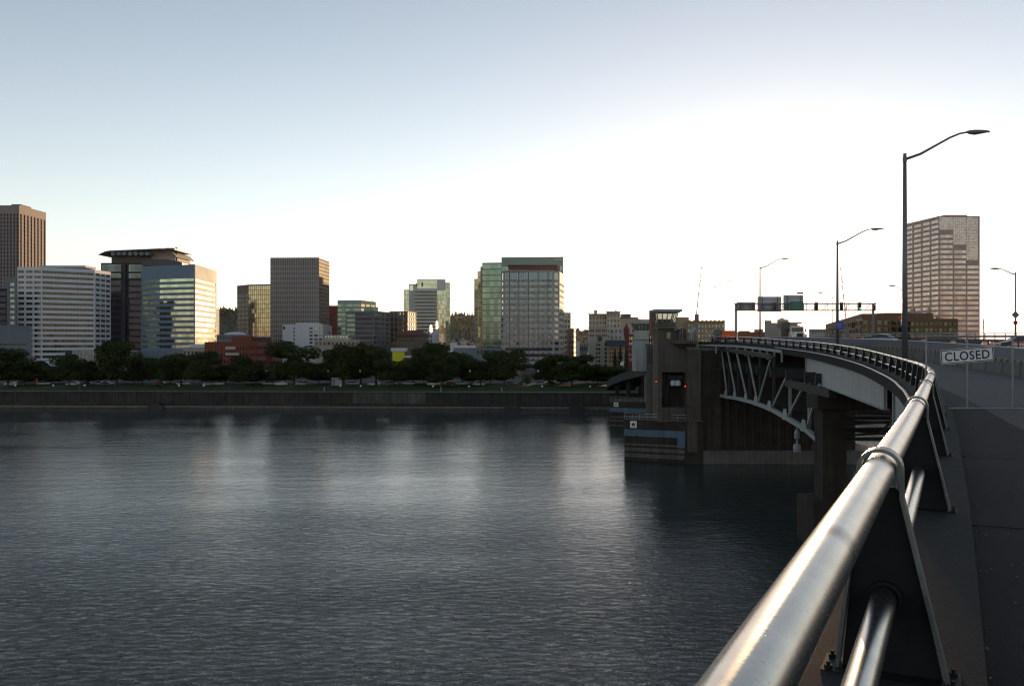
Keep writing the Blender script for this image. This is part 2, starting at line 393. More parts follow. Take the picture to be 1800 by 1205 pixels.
# hills: a long ridge with trees
def ridgeY(px): return interp([-700, 0, 400, 500, 600, 800, 835, 900, 1000, 1040, 1100, 1300, 2200], [530, 536, 540, 543, 548, 549, 552, 562, 574, 580, 592, 600, 602], px)
RD = 2600
w = MB(); A = []; B = []; Cc = []
for i in range(146):
    px = -700 + i * 20
    zt = PZ(ridgeY(px) + 7, RD) + noise.noise(Vector((px * 0.013, 3.1, 0))) * 9
    A.append((PX(px, RD), RD - 700 + 60 * math.sin(px * .01), 6)); B.append((PX(px, RD), RD, zt)); Cc.append((PX(px, RD), RD + 900, 6))
w.strip(B, A); w.strip(Cc, B)
structure('hills', w, 'forest', smooth=True)
w = MB(); random.seed(3)
for i in range(3600):
    px = random.uniform(-150, 1250); f = random.random() ** 2.2
    zt = PZ(ridgeY(px) + 7, RD); Y = RD - f * 560
    zb = 6 + (zt - 6) * (1 - f * 560 / 700) - 4
    if zt < 24: continue
    h = random.uniform(11, 21); r = random.uniform(3.0, 5.5); X = PX(px, RD)
    if random.random() < 0.55:
        w.lathe([(r, h * .1), (r * .55, h * .5), (0.2, h + 2)], (X, Y, zb), 6)
    else:
        w.lathe([(r * .5, h * .1), (r * 1.2, h * .35), (r * .95, h * .62), (r * .3, h * .8)], (X, Y, zb), 6)
o = w.build('forest', 'forest', None); o['kind'] = 'stuff'

# ------------------------------------------------------------------ buildings
G = {}
G['bronze'] = glass('glass_bronze', (0.085, 0.075, 0.06), 0.07, 0.6)
G['dark'] = glass('glass_dark', (0.05, 0.055, 0.07), 0.06, 0.4)
G['navy'] = glass('glass_navy', (0.025, 0.03, 0.05), 0.06, 0.5)
G['pale'] = glass('glass_pale', (0.50, 0.57, 0.42), 0.06, 0.9)
G['teal'] = glass('glass_teal', (0.20, 0.26, 0.25), 0.06, 0.85)
G['green'] = glass('glass_green', (0.17, 0.26, 0.21), 0.07, 0.85)
G['dimgreen'] = glass('glass_dimgreen', (0.07, 0.105, 0.085), 0.08, 0.8)
G['blue'] = glass('glass_blue', (0.13, 0.185, 0.21), 0.07, 0.85)
G['gold'] = glass('glass_gold', (0.50, 0.47, 0.30), 0.06, 0.9)
G['pink'] = glass('glass_pink', (0.46, 0.385, 0.36), 0.07, 0.9)
M.update({'g_' + k: v for k, v in G.items()})
def wall(name, c, rough=0.75, **kw):
    kw.setdefault('var', 0.10); kw.setdefault('vs', 0.06); kw.setdefault('streak', 0.12)
    M[name] = mat(name, c, rough, **kw)
wall('w_brownpink', (0.25, 0.222, 0.225)); wall('w_white', (0.66, 0.69, 0.73)); wall('w_bluegrey', (0.17, 0.235, 0.30), 0.7)
wall('w_slate', (0.16, 0.19, 0.21)); wall('w_darkblue', (0.025, 0.027, 0.04), 0.6); wall('w_roofdark', (0.05, 0.055, 0.055), 0.5)
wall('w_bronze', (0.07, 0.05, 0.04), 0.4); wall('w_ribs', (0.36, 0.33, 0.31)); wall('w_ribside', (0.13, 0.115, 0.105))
wall('w_offwhite', (0.58, 0.61, 0.63)); wall('w_red', (0.19, 0.06, 0.043)); wall('w_darkred', (0.17, 0.05, 0.05))
wall('w_greyg', (0.26, 0.33, 0.30)); wall('w_palegreen', (0.47, 0.53, 0.50), 0.6); wall('w_brown', (0.15, 0.12, 0.10))
wall('w_greyroof', (0.22, 0.23, 0.23)); wall('w_pinkgrey', (0.38, 0.355, 0.345)); wall('w_brick', (0.20, 0.085, 0.055))
wall('w_cream', (0.44, 0.42, 0.37)); wall('w_grey', (0.38, 0.40, 0.41)); wall('w_beige', (0.34, 0.31, 0.27)); wall('w_sage', (0.36, 0.38, 0.33))
wall('w_tan', (0.32, 0.26, 0.16)); wall('w_granite', (0.40, 0.31, 0.29)); wall('w_brownbrick', (0.17, 0.095, 0.055)); wall('w_yellow', (0.62, 0.58, 0.03))
wall('w_roofred', (0.12, 0.045, 0.035)); wall('w_navyroof', (0.05, 0.06, 0.09)); wall('w_hatch', (0.16, 0.16, 0.165))

PANE = {}
def pane_mesh(w, h, g, sub, var):
    key = (round(w, 2), round(h, 2), g, sub, var)
    if key in PANE: return PANE[key]
    rnd = random.Random(hash(key) & 0xffff)
    mb = MB(); n = max(1, int(round(w / sub))) if sub else 1
    for i in range(n):
        a = w * i / n; b = w * (i + 1) / n - (0.06 if n > 1 else 0)
        j = lambda s: rnd.uniform(-s, s)
        k = 0.006; dx = j(k) * (b - a); dz = j(k) * h
        mb.quad((a, dx - dz, 0), (b, -dx - dz, 0), (b, -dx + dz, h), (a, dx + dz, h), rnd.random())
    me = mb.mesh('window', tint=True); me.materials.append(M['g_' + g])
    PANE[key] = me; return me
def rows(n, top, pitch, h):                  # from the top down -> ascending list of intervals
    return [(top - i * pitch - h, top - i * pitch) for i in range(n)][::-1]
def cols(n, pier=0.3, m0=0.0, m1=0.0):
    wd = (1 - m0 - m1) / n
    return [(m0 + i * wd + pier * wd / 2, m0 + (i + 1) * wd - pier * wd / 2) for i in range(n)]
class Building:
    def __init__(s, name, label, chain_px, base=GZ, cat='building', group=None):
        X = [PX(p, y) for p, y in chain_px]; Y = [y for _, y in chain_px]
        s.root = thing(name, label, cat, (sum(X) / len(X), sum(Y) / len(Y), base), group); s.base = base
    def block(s, chain_px, z1, wallm, faces=None, back=30, z0=None, d=0.35, sd=1.0, lat=None, part='wall', stuff=None, roof='w_greyroof', parapet=True):
        """chain_px: visible front line left to right as (px, depth)"""
        z0 = s.base if z0 is None else z0
        P = [Vector((PX(p, y), y)) for p, y in chain_px]
        n = len(P)
        nor = []
        for i in range(n - 1):
            t = (P[i + 1] - P[i]).normalized(); nor.append(Vector((t.y, -t.x)))
        O = []
        for i in range(n):
            if i == 0: O.append(P[0] + nor[0] * d)
            elif i == n - 1: O.append(P[-1] + nor[-1] * d)
            else:
                b = (nor[i - 1] + nor[i]).normalized(); O.append(P[i] + b * (d / max(0.3, b.dot(nor[i]))))
        yb = max(p.y for p in P) + back     # flank walls run back from the corners, the rear wall closes them
        rb = P[-1] + (P[-1].normalized() * back if P[-1].x < 0 else Vector((0, back))) + Vector((-.4, 0))
        lb = P[0] + (P[0].normalized() * back if P[0].x > 0 else Vector((0, back))) + Vector((.4, 0))
        core = [tuple(p) for p in P] + [tuple(rb), tuple(lb)]
        if n > 2 and abs(nor[-1].x) > .8: core = [tuple(p) for p in P] + [(P[-1].x - .5, P[-1].y + .5), (P[0].x + .4, max(P[-1].y, lb.y))]
        mb = MB(); mb.prism(core, z0, z1 - (0.4 if parapet else 0)); mb.build(part, wallm if not parapet else wallm, s.root)
        if not faces: faces = {}
        lt = MB(); stf = {}; nwin = 0
        total = sum(len(f['rows']) * len(f['cols']) for f in faces.values())
        many = stuff if stuff is not None else total > 300
        for i in range(n - 1):
            f = faces.get(i)
            A, B, OA, OB = P[i], P[i + 1], O[i], O[i + 1]
            L = (B - A).length
            def bx(f0, f1, za, zb, k=1.0):
                if zb - za < 0.01 or f1 - f0 < 0.0005: return
                c0 = A.lerp(B, f0); c1 = A.lerp(B, f1); o0 = c0.lerp(OA.lerp(OB, f0), k); o1 = c1.lerp(OA.lerp(OB, f1), k)
                lt.hexa([(o0.x, o0.y, za), (o1.x, o1.y, za), (c1.x, c1.y, za), (c0.x, c0.y, za), (o0.x, o0.y, zb), (o1.x, o1.y, zb), (c1.x, c1.y, zb), (c0.x, c0.y, zb)])
            if not f:
                if not lat: bx(0, 1, z0, z1)
                continue
            rw, cl = f['rows'], f['cols']
            rw = [r for r in rw if r[1] <= z1 + .01 and r[0] >= z0 - .01]
            zc = z0
            for (ra, rb) in rw:
                bx(0, 1, zc, ra, sd if zc > z0 else 1.0); zc = rb
            bx(0, 1, zc, z1, 1.0)
            nn = nor[i]; ang = math.atan2((B - A).y, (B - A).x)
            for (ra, rb) in rw:
                fc = 0.0
                for (ca, cb) in cl:
                    bx(fc, ca, ra, rb); fc = cb
                    p = A.lerp(B, ca) + nn * (d * 0.25); wd = (cb - ca) * L
                    g = f['glass']; g = g(ra, ca) if callable(g) else g
                    var = random.randrange(4)
                    me = pane_mesh(wd, rb - ra, g, f.get('sub'), var)
                    if many:
                        sm = stf.setdefault(g, MB()); n0 = len(sm.v); ca_, sa_ = math.cos(ang), math.sin(ang)
                        for v in me.vertices:
                            sm.v.append((p.x + v.co.x * ca_ - v.co.y * sa_, p.y + v.co.x * sa_ + v.co.y * ca_, ra + v.co.z))
                        for pl in me.polygons: sm.f.append(tuple(n0 + k for k in pl.vertices)); sm.t.append(random.random())
                    else:
                        link_mesh('window', me, s.root, Vector((p.x, p.y, ra)) - wl(s.root), ang); nwin += 1
                bx(fc, 1, ra, rb)
            if sd < 1.0:                      # full height piers stand proud of recessed spandrels
                fc = 0.0
                for (ca, cb) in cl + [(1, 1)]:
                    if ca - fc > 0.0005 and rw:
                        for j in range(len(rw) - 1): bx(fc, ca, rw[j][1], rw[j + 1][0])
                    fc = cb
        if lt.f: lt.build('facade', lat or wallm, s.root)
        for g, sm in stf.items():
            o = sm.build('window_grid', 'g_' + g, s.root, tint=True); o['kind'] = 'stuff'
        if roof and not parapet:
            pass
        return s
    def box(s, part, px0, px1, y0, y1, Y, m, depth=6, off=0):
        mb = MB(); mb.box(PX(px0, Y), PX(px1, Y), Y + off, Y + off + depth, PZ(y1, Y), PZ(y0, Y))
        return mb.build(part, m, s.root)

# --- left cluster
b = Building('ribbed_tower', 'tallest brown tower with vertical ribs, cut by the left edge of the picture', [(-45, 932), (33, 930), (79, 980)])
zt = PZ(361, 930)
b.block([(-45, 932), (33, 930), (79, 980)], zt, 'w_brownpink', {
    0: dict(rows=rows(34, zt - 9, 4.1, 2.6), cols=cols(14, 0.5), glass='dark'), 1: dict(rows=rows(34, zt - 9, 4.1, 2.6), cols=cols(8, 0.55), glass='bronze')}, back=40, d=1.3, sd=0.25, stuff=True)
b.box('roof_box', 20, 37, 359, 361.5, 945, 'w_brown', 20)

b = Building('banded_office_block', 'broad white office block with continuous dark window bands, behind the riverside trees', [(31, 560), (73, 561), (166, 581), (194, 600)])
zt = PZ(469, 560); rw = rows(17, zt - 2.3, 3.49, 1.65)
b.block([(31, 560), (73, 561), (166, 581), (194, 600)], zt, 'w_white', {
    0: dict(rows=rw, cols=[(0.03, .28), (.36, .63), (.70, .975)], glass='bronze', sub=2.0),
    1: dict(rows=rw, cols=[(.015, .985)], glass='bronze', sub=2.2),
    2: dict(rows=rw, cols=[(.05, .32), (.38, .65), (.71, .95)], glass=lambda z, c: 'gold' if z > 42 and c < .7 else 'dark', sub=1.8)}, back=35)
b.box('roof_box', 70, 150, 466.5, 470, 585, 'w_grey', 15)

b = Building('blank_annex', 'low blue grey windowless annex at the left edge, in front of the banded block', [(-60, 430), (53, 430)])
b.block([(-60, 430), (53, 430), (54.5, 450)], PZ(572, 430), 'w_slate', {0: dict(rows=[(PZ(632, 430), PZ(622, 430)), (PZ(607, 430), PZ(603.5, 430))], cols=[(0.02, .93)], glass='dark', sub=3)})
b = Building('slim_grey_block', 'narrow grey block squeezed between the ribbed tower and the white banded block', [(8, 620), (29, 620)])
b.block([(8, 620), (29, 620)], PZ(488, 620), 'w_slate', {0: dict(rows=rows(9, PZ(497, 620), 4, 2.2), cols=[(.45, .85)], glass='teal', sub=2)})
b = Building('dark_glass_block', 'very dark low glass block at the left edge above the blank annex', [(-60, 540), (12, 540)])
b.block([(-60, 540), (12, 540)], PZ(507, 540), 'w_darkblue', {0: dict(rows=rows(8, PZ(512, 540), 3.8, 2.6), cols=cols(5, .2), glass='navy', sub=2)})

b = Building('courthouse_tower', 'dark blue glass tower under a curved overhanging roof', [(178, 720), (276, 722)])
zt = PZ(462, 720)
up = [(PZ(488.5, 720), PZ(480.5, 720)), (PZ(477, 720), PZ(465, 720))]
low = rows(13, PZ(493, 720), 5.3, 3.8)
b.block([(178, 720), (276, 722)], zt, 'w_darkblue', {0: dict(rows=low + up, cols=[(.015, .36), (.43, .47), (.49, .97)], glass=lambda z, c: 'teal' if z > PZ(490, 720) else 'navy', sub=6)}, d=0.6)
q = MB()
for i in range(9):
    yy = 466.2 + i * 1.3 if i < 8 else 0
    if i < 8: q.box(PX(179, 719), PX(213, 719), 718.6, 719.2, PZ(yy + .25, 719), PZ(yy, 719)); q.box(PX(226, 719), PX(274, 719), 718.6, 719.2, PZ(yy + .25, 719), PZ(yy, 719))
for k in range(6):
    yy = 481.5 + k * 1.25
    q.box(PX(179, 719), PX(213, 719), 718.6, 719.2, PZ(yy + .25, 719), PZ(yy, 719)); q.box(PX(226, 719), PX(274, 719), 718.6, 719.2, PZ(yy + .25, 719), PZ(yy, 719))
q.build('louvre', 'w_darkblue', b.root)['kind'] = 'stuff'
b.box('mullion', 215.5, 220, 459, 600, 718, 'w_darkblue', 2)
b.box('penthouse', 196, 263, 442.5, 462, 732, 'w_roofdark', 20)
prof = [(178, 449), (184, 446), (190, 443.2), (198, 441.6), (215, 440.8), (250, 439.4), (285, 437.8), (312, 438), (312, 440), (285, 439.8), (250, 441.4), (215, 442.8), (198, 443.8), (190, 445.6), (184, 447.6)]
q = MB(); q.extr([(PX(a, 728), 0, PZ(c, 728)) for a, c in prof], (0, 722, 0), (0, 764, 0)); q.build('roof', 'w_roofdark', b.root, fix=True)
q = MB()
for k in range(7):
    xx = 196 + k * 10; q.extr([(PX(xx, 724), 0, PZ(443.5, 724)), (PX(xx + 6, 724), 0, PZ(443, 724)), (PX(xx + 9, 724), 0, PZ(447.5, 724)), (PX(xx + 2, 724), 0, PZ(449.5, 724))], (0, 722, 0), (0, 731.9, 0))
q.build('roof_rib', 'w_slate', b.root, fix=True)['kind'] = 'stuff'
prof = [(263, 464), (263, 449), (268, 444.5), (275, 441.8), (284, 440.4), (294, 441), (303, 444), (309, 448), (312, 452), (312, 464)]
q = MB(); q.extr([(PX(a, 740), 0, PZ(c, 740)) for a, c in prof], (0, 735, 0), (0, 770, 0)); q.build('vault_wing', 'w_pinkgrey', b.root, fix=True)
arc = [(261, 449.5), (268, 443), (276, 440), (285, 438.8), (295, 439.5), (305, 443), (313, 450.5), (312, 452), (304, 445.2), (295, 441.6), (285, 440.6), (276, 442), (268, 445.2), (262, 451)]
q = MB(); q.extr([(PX(a, 735), 0, PZ(c, 735)) for a, c in arc], (0, 731, 0), (0, 772, 0)); q.build('vault_roof', 'w_grey', b.root, fix=True)
q = MB(); q.tube([(PX(310, 738), 738, PZ(464, 738)), (PX(310, 738), 738, PZ(435, 738))], 0.9, 10); q.build('mast', 'w_darkred', b.root)
q = MB(); q.extr([(PX(293, 738), 0, PZ(438.3, 738)), (PX(293, 738), 0, PZ(436.5, 738)), (PX(308, 738), 0, PZ(436.6, 738)), (PX(319, 738), 0, PZ(440.5, 738)), (PX(316, 738), 0, PZ(442.3, 738)), (PX(309, 738), 0, PZ(440.5, 738))], (0, 734, 0), (0, 745, 0)); q.build('wing_cap', 'w_roofdark', b.root, fix=True)

b = Building('striped_office_block', 'blue grey office block striped with pale green window bands, right of the curved roof tower', [(249, 596), (342, 580), (380, 633)])
zt = PZ(464.5, 580); rw = rows(13, PZ(489.4, 583), 3.79, 1.95)
mid = [(249, 596), (281, 589.5), (313, 584), (342, 580), (380, 633)]
fs = {i: dict(rows=rw, cols=[((.05 if i == 0 else .0), (1.0 if i < 2 else .97))], glass='pale', sub=3.2) for i in range(3)}
fs[3] = dict(rows=rw, cols=[(.02, .97)], glass='pale', sub=3.0)
b.block(mid, zt, 'w_bluegrey', fs, back=10)
q = MB(); q.extr([(PX(a, 640), 0, PZ(c, 640)) for a, c in [(285, 470), (288, 466.5), (300, 464.5), (315, 463.6), (330, 464.2), (345, 466.8), (352, 469.5), (352, 474), (285, 474)]], (0, 605, 0), (0, 640, 0)); q.build('roof', 'w_roofdark', b.root, fix=True)
b.block([(378, 640), (384.5, 655)], PZ(541, 640), 'w_bluegrey', {0: dict(rows=rows(7, PZ(543, 640), 3.79, 1.95), cols=[(.1, .9)], glass='gold', sub=3)}, back=8, part='wing')  # gold panes stand in for the sunlit edge of the wing

b = Building('glass_podium', 'low bluish glass podium among the trees below the white banded block', [(115, 450), (240, 450)])
b.block([(115, 450), (240, 450)], PZ(615, 450), 'w_bluegrey', {0: dict(rows=rows(4, PZ(616, 450), 2.4, 2.2), cols=cols(22, .06), glass='blue')}, d=.12, stuff=False, back=15)
q = MB(); prof = [(58 + 44 * i / 12, 648 - 15 * math.sin(math.pi * i / 12) ** 0.8) for i in range(13)]
q.extr([(PX(a, 445), 0, PZ(c, 445)) for a, c in prof], (0, 440, 0), (0, 449, 0)); q.build('barrel_vault', 'g_blue', b.root, fix=True)
b = Building('grey_podium', 'low slate grey podium at the foot of the striped office block', [(237, 470), (332, 470)])
b.block([(237, 470), (332, 470)], PZ(616.5, 470), 'w_slate', {0: dict(rows=[(PZ(634, 470), PZ(629, 470))], cols=cols(9, .2), glass='dark')}, back=15)
b = Building('pinkish_low_block', 'small pinkish flat roofed block between the striped office and the red brick hotel', [(322, 420), (362, 420)])
b.block([(322, 420), (362, 420)], PZ(610, 420), 'w_beige', {0: dict(rows=[(PZ(623, 420), PZ(617, 420))], cols=cols(6, .4), glass='dark')}, back=10)
b.box('roof_box', 332, 354, 604.5, 610, 423, 'w_offwhite', 5)

# --- red brick hotel in two wings
b = Building('brick_hotel', 'low red brick hotel with orange sunlit side walls among the riverside trees', [(360, 371), (467, 383)], GZ)
zt = PZ(600.5, 370)
b.block([(360, 371), (452.5, 370), (467, 383.5)], zt, 'w_red', {
    0: dict(rows=rows(4, zt - 1.9, 3.0, 1.5), cols=cols(17, .55), glass='bronze'), 1: dict(rows=rows(4, zt - 1.9, 3.2, 1.3), cols=cols(5, .35), glass='bronze')}, back=12)
b.block([(462, 386), (477.5, 386), (491, 399)], PZ(601.5, 386), 'w_red', {1: dict(rows=rows(4, PZ(601.5, 386) - 2.0, 3.2, 1.3), cols=cols(5, .35), glass='bronze')}, back=10, part='wing')
b.block([(407, 378), (441, 378), (450, 388)], PZ(590.5, 378), 'w_red', {1: dict(rows=[(PZ(599.3, 378), PZ(593, 378))], cols=cols(3, .3), glass='bronze')}, back=3, z0=zt - .5, part='penthouse')
q = MB(); q.box(PX(396, 369), PX(414, 369), 368.7, 369.3, PZ(614, 369), PZ(609, 369)); q.box(PX(396, 369), PX(420, 369), 368.7, 369.3, PZ(624, 369), PZ(620, 369)); q.build('balcony_band', 'w_cream', b.root)
b = Building('round_roof_block', 'dark low block with a pale shallow dome behind the brick hotel', [(381, 560), (440, 560)])
b.block([(381, 560), (440, 560)], PZ(588, 560), 'w_slate', {0: dict(rows=[(PZ(596, 560), PZ(591, 560))], cols=cols(12, .4), glass='dark')}, back=25)
q = MB(); q.lathe([(7.2, 0), (7, 1.0), (5, 1.7), (2, 2.1), (.2, 2.2)], (PX(414, 572), 572, PZ(588.5, 560)), 24); q.build('dome', 'w_offwhite', b.root, smooth=True)
b = Building('navy_low_block', 'plain dark navy block at the foot of the bronze glass building', [(432, 545), (477, 545)])
b.block([(432, 545), (477, 545)], PZ(592, 545), 'w_darkblue', {0: dict(rows=rows(3, PZ(594, 545), 4, 2), cols=cols(7, .3), glass='navy')}, back=12)

b = Building('bronze_glass_block', 'bronze glass building with one dark face and one face tinted gold as if lit', [(417, 775), (437, 760), (476, 755)])
zt = PZ(500, 760)
b.block([(417, 775), (437, 760), (476, 755)], zt, 'w_bronze', {
    0: dict(rows=rows(14, zt - 8, 4.0, 3.1), cols=cols(3, .12), glass='dark', sub=2), 1: dict(rows=rows(16, zt - 1.2, 4.1, 3.75), cols=cols(11, .10), glass='gold')}, back=20, d=.15, stuff=False)  # gold glass paints one face as lit, dark glass the other

b = Building('gridded_tower', 'grey tower gridded with fine pale ribs, left of centre', [(475.5, 652), (560, 650), (579, 681)])
zt = PZ(452.4, 650)
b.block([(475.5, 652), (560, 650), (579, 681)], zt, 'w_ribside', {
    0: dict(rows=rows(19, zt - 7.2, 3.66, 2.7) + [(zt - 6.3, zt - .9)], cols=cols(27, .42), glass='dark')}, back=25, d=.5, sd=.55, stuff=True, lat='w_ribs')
q = MB()
for k in range(28):
    z = GZ + 4 + k * 2.8
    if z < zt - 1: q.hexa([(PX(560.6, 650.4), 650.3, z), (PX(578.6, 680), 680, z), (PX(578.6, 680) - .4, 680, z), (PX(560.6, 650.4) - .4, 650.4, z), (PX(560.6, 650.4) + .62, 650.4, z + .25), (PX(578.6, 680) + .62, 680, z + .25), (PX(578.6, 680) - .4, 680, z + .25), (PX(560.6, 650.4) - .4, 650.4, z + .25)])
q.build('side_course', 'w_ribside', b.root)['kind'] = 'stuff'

b = Building('white_midrise', 'plain white midrise with a small dark square mark, at the foot of the gridded tower', [(497, 612), (543, 602), (567, 600), (582, 640)])
zt = PZ(569.5, 600); rw = rows(6, zt - 2.2, 2.55, 1.4)
b.block([(497, 612), (543, 602), (567, 600), (582, 640)], zt, 'w_offwhite', {
    0: dict(rows=rw, cols=[(.42, .48)], glass='dark'), 1: dict(rows=rw, cols=[(.06, .28), (.40, .64), (.72, .95)], glass=lambda z, c: 'dark' if c < .2 else 'teal'), 2: dict(rows=rw[-2:-1], cols=[(.7, .9)], glass='dark')}, back=15)
b.box('emblem', 497.7, 502.3, 573.5, 578.5, 611.2, 'w_navyroof', .15, off=-.6)
b.box('roof_box', 520, 560, 567.3, 570, 620, 'w_offwhite', 10)
b = Building('beige_terrace_block', 'flat beige terraces with pale skylights below the white midrise', [(553, 500), (632, 500)])
b.block([(553, 500), (632, 500)], PZ(597, 500), 'w_beige', {0: dict(rows=[(PZ(606, 500), PZ(601, 500))], cols=cols(11, .4), glass='bronze')}, back=10)
b.block([(570, 515), (612, 515)], PZ(588.5, 515), 'w_sage', {0: dict(rows=[(PZ(593, 515), PZ(590.5, 515))], cols=cols(8, .5), glass='pale')}, back=10, part='upper_wall')
b = Building('dark_red_block', 'narrow dark red block between the gridded tower and the green terraced building', [(577, 720), (594, 720)])
b.block([(577, 720), (594, 720)], PZ(537, 720), 'w_darkred', {0: dict(rows=rows(8, PZ(552, 720), 3.8, 2), cols=cols(5, .4), glass='dark')}, back=15)

b = Building('green_terraced_block', 'stepped green glass building with dark terraces, left of the pale notched tower', [(593.5, 620), (634, 618), (660, 640)])
zt = PZ(527.5, 618)
b.block([(593.5, 620), (634, 618), (660, 642)], zt, 'w_greyg', {0: dict(rows=rows(11, zt - 2.6, 3.4, 1.9), cols=cols(3, .04), glass='green', sub=2.5), 1: dict(rows=rows(4, zt - 2.6, 3.4, 1.9), cols=cols(3, .08), glass='gold', sub=2.5)}, back=15)
zt = PZ(546, 556)
b.block([(609, 562), (625, 559), (656, 556), (685, 586)], zt, 'w_slate', {
    0: dict(rows=rows(7, zt - 2.0, 3.1, 1.9), cols=[(.03, .97)], glass='green', sub=2.5), 1: dict(rows=rows(7, zt - 1.2, 3.1, 1.9), cols=[(.0, .98)], glass='navy', sub=2.5),
    2: dict(rows=rows(7, zt - 1.2, 3.1, 1.9), cols=[(.03, .3), (.34, .62), (.66, .96)], glass=lambda z, c: 'gold' if c > .6 else 'teal', sub=2.5)}, back=12, part='front_wall')  # gold panes at the far end paint a lit golden reflection
b.block([(640, 600), (655, 598), (664, 606)], PZ(539, 600), 'w_greyg', {}, back=5, part='upper_step', z0=PZ(550, 600))
q = MB(); q.tube([(PX(655, 640), 640, PZ(532, 640)), (PX(655, 640), 640, PZ(518, 640))], .12, 5); q.build('antenna', 'steel_dark', b.root)
b = Building('grey_brown_block', 'grey brown block with a few windows tinted for golden glints right of the green terraced building', [(685, 600), (716, 598), (731, 620)])
b.block([(685, 600), (716, 598), (731, 622)], PZ(547, 600), 'w_brown', {0: dict(rows=rows(6, PZ(549, 600), 3.6, 2.6), cols=[(.08, .2), (.3, .42), (.55, .63), (.72, .80)], glass=lambda z, c: 'gold' if .5 < c and z > 28 else 'dark'), 1: dict(rows=rows(5, PZ(549, 600), 3.6, 1.9), cols=cols(4, .3), glass='teal')}, back=10)  # upper right panes tinted gold in place of glints

# --- pale notched tower
b = Building('notched_tower', 'pale green notched tower with a banded middle panel', [(709.6, 800), (791.5, 800)])
gl = lambda n, zt, c: {0: dict(rows=rows(n, zt - .8, 4.4, 4.05), cols=cols(c, .10), glass='pale')}
b.block([(709.6, 806), (719, 806)], PZ(509, 806), 'w_palegreen', gl(12, PZ(509, 806), 3), d=.12, back=20)
b.block([(718.6, 804), (733.5, 804)], PZ(499, 804), 'w_palegreen', {0: dict(rows=rows(1, PZ(501, 804), 6, 5), cols=[(.1, .5)], glass='pale')}, d=.12, back=20, part='step_wall')
b.block([(728, 800), (768, 800)], PZ(508, 800), 'w_palegreen', {0: dict(rows=rows(16, PZ(511.5, 800), 3.27, 1.6), cols=[(.02, .98)], glass='dark', sub=3)}, back=3, d=.5, part='band_wall')
b.block([(733, 803.4), (783, 803.4)], PZ(490.8, 803), 'w_palegreen', {0: dict(rows=rows(2, PZ(492, 803), 4.2, 3.8), cols=cols(14, .1), glass='pale')}, back=20, d=.12, part='upper_wall')
b.block([(768, 802), (783.2, 802)], PZ(492, 802), 'w_palegreen', gl(14, PZ(509, 802), 5), back=1.2, d=.12, part='side_wall')
b.block([(783, 806), (791.5, 808)], PZ(496.5, 806), 'w_palegreen', gl(15, PZ(497, 806), 3), back=18, d=.12, part='end_wall')
b.box('vent', 741, 743.5, 496, 503, 802.6, 'w_brown', .5)
b.box('vent', 731, 733, 498, 503, 802.6, 'w_brown', .5)

b = Building('hip_roof_hall', 'brown hall with a dark red hipped roof in front of the notched tower', [(697, 560), (752, 556)])
zt = PZ(589, 558)
b.block([(697, 560), (752, 557)], zt, 'w_brown', {0: dict(rows=[(PZ(611, 558), PZ(604, 558)), (PZ(600, 558), PZ(596.5, 558)), (PZ(594, 558), PZ(591, 558))], cols=cols(15, .45), glass=lambda z, c: 'pale' if z < PZ(603, 558) and c < .5 else 'bronze')}, back=22)
x0_, x1_ = PX(695.5, 556), PX(753.5, 556); q = MB()
zr = PZ(580, 570); q.v += [(x0_, 555, zt), (x1_, 555, zt), (x1_, 584, zt), (x0_, 584, zt), (x0_ + 7, 569, zr), (x1_ - 7, 569, zr)]
q.f += [(0, 1, 5, 4), (1, 2, 5), (2, 3, 4, 5), (3, 0, 4), (3, 2, 1, 0)]; q.t += [.5] * 5; q.build('roof', 'w_roofred', b.root)
b = Building('dark_brick_block', 'blank dark brick block beside the hipped roof hall', [(728, 480), (752, 480)])
b.block([(728, 480), (752, 480)], PZ(593, 480), 'w_bronze', {}, back=14)
b.box('stripe', 712, 727.6, 612, 616, 476, 'w_brick', 3); b.box('stripe', 712, 727.6, 622, 624.5, 476, 'w_brick', 3)
b = Building('sunlit_stepped_house', 'small pale stepped block catching the sun, right of the hipped roof hall', [(752, 600), (778, 600)])
b.block([(752, 600), (760, 598), (770, 606)], PZ(580, 600), 'w_offwhite', {0: dict(rows=rows(4, PZ(582, 600), 3, 1.6), cols=cols(2, .4), glass='dark')}, back=8)
b.block([(762, 612), (772, 610), (779, 618)], PZ(586, 612), 'w_offwhite', {0: dict(rows=rows(3, PZ(588, 612), 3, 1.6), cols=cols(3, .4), glass='dark')}, back=8, part='lower_wall')
def glint(root, px, py, Y, wd, hd):          # a window that stands at the angle that mirrors the low sun to the bridge
    p = Vector((PX(px, Y), Y, PZ(py, Y))); v = (Vector((0, 0, HC)) - p).normalized(); h = (v + sdir).normalized()
    x = h.cross(Vector((0, 0, 1))).normalized(); u = x.cross(h).normalized()
    q = MB(); a = p - x * wd / 2 - u * hd / 2
    ring = [a, a + x * wd, a + x * wd + u * hd, a + u * hd]
    q.extr([tuple(r) for r in ring], (0, 0, 0), tuple(-h * .1)); return q.build('sunlit_window', 'g_gold', root, fix=True)
glint(b.root, 757.5, 578, 590, 2.6, 3.6); glint(b.root, 768, 571, 604, 1.6, 4.2); glint(b.root, 774, 589, 604, 2.0, 2.8)
b = Building('yellow_kiosk', 'low pavilion with a bright yellow wall showing between the trees', [(690, 400), (711, 400)])
b.block([(690, 400), (711, 400)], PZ(617, 400), 'w_yellow', {}, back=6)
b.box('roof', 687, 712.5, 611.5, 617, 399, 'w_offwhite', 8)
b.box('canopy', 711, 736, 625, 628, 399, 'w_offwhite', 6)
b = Building('low_grey_sheds', 'low bluish sheds above the trees left of the tall green glass tower', [(835, 430), (890, 430)])
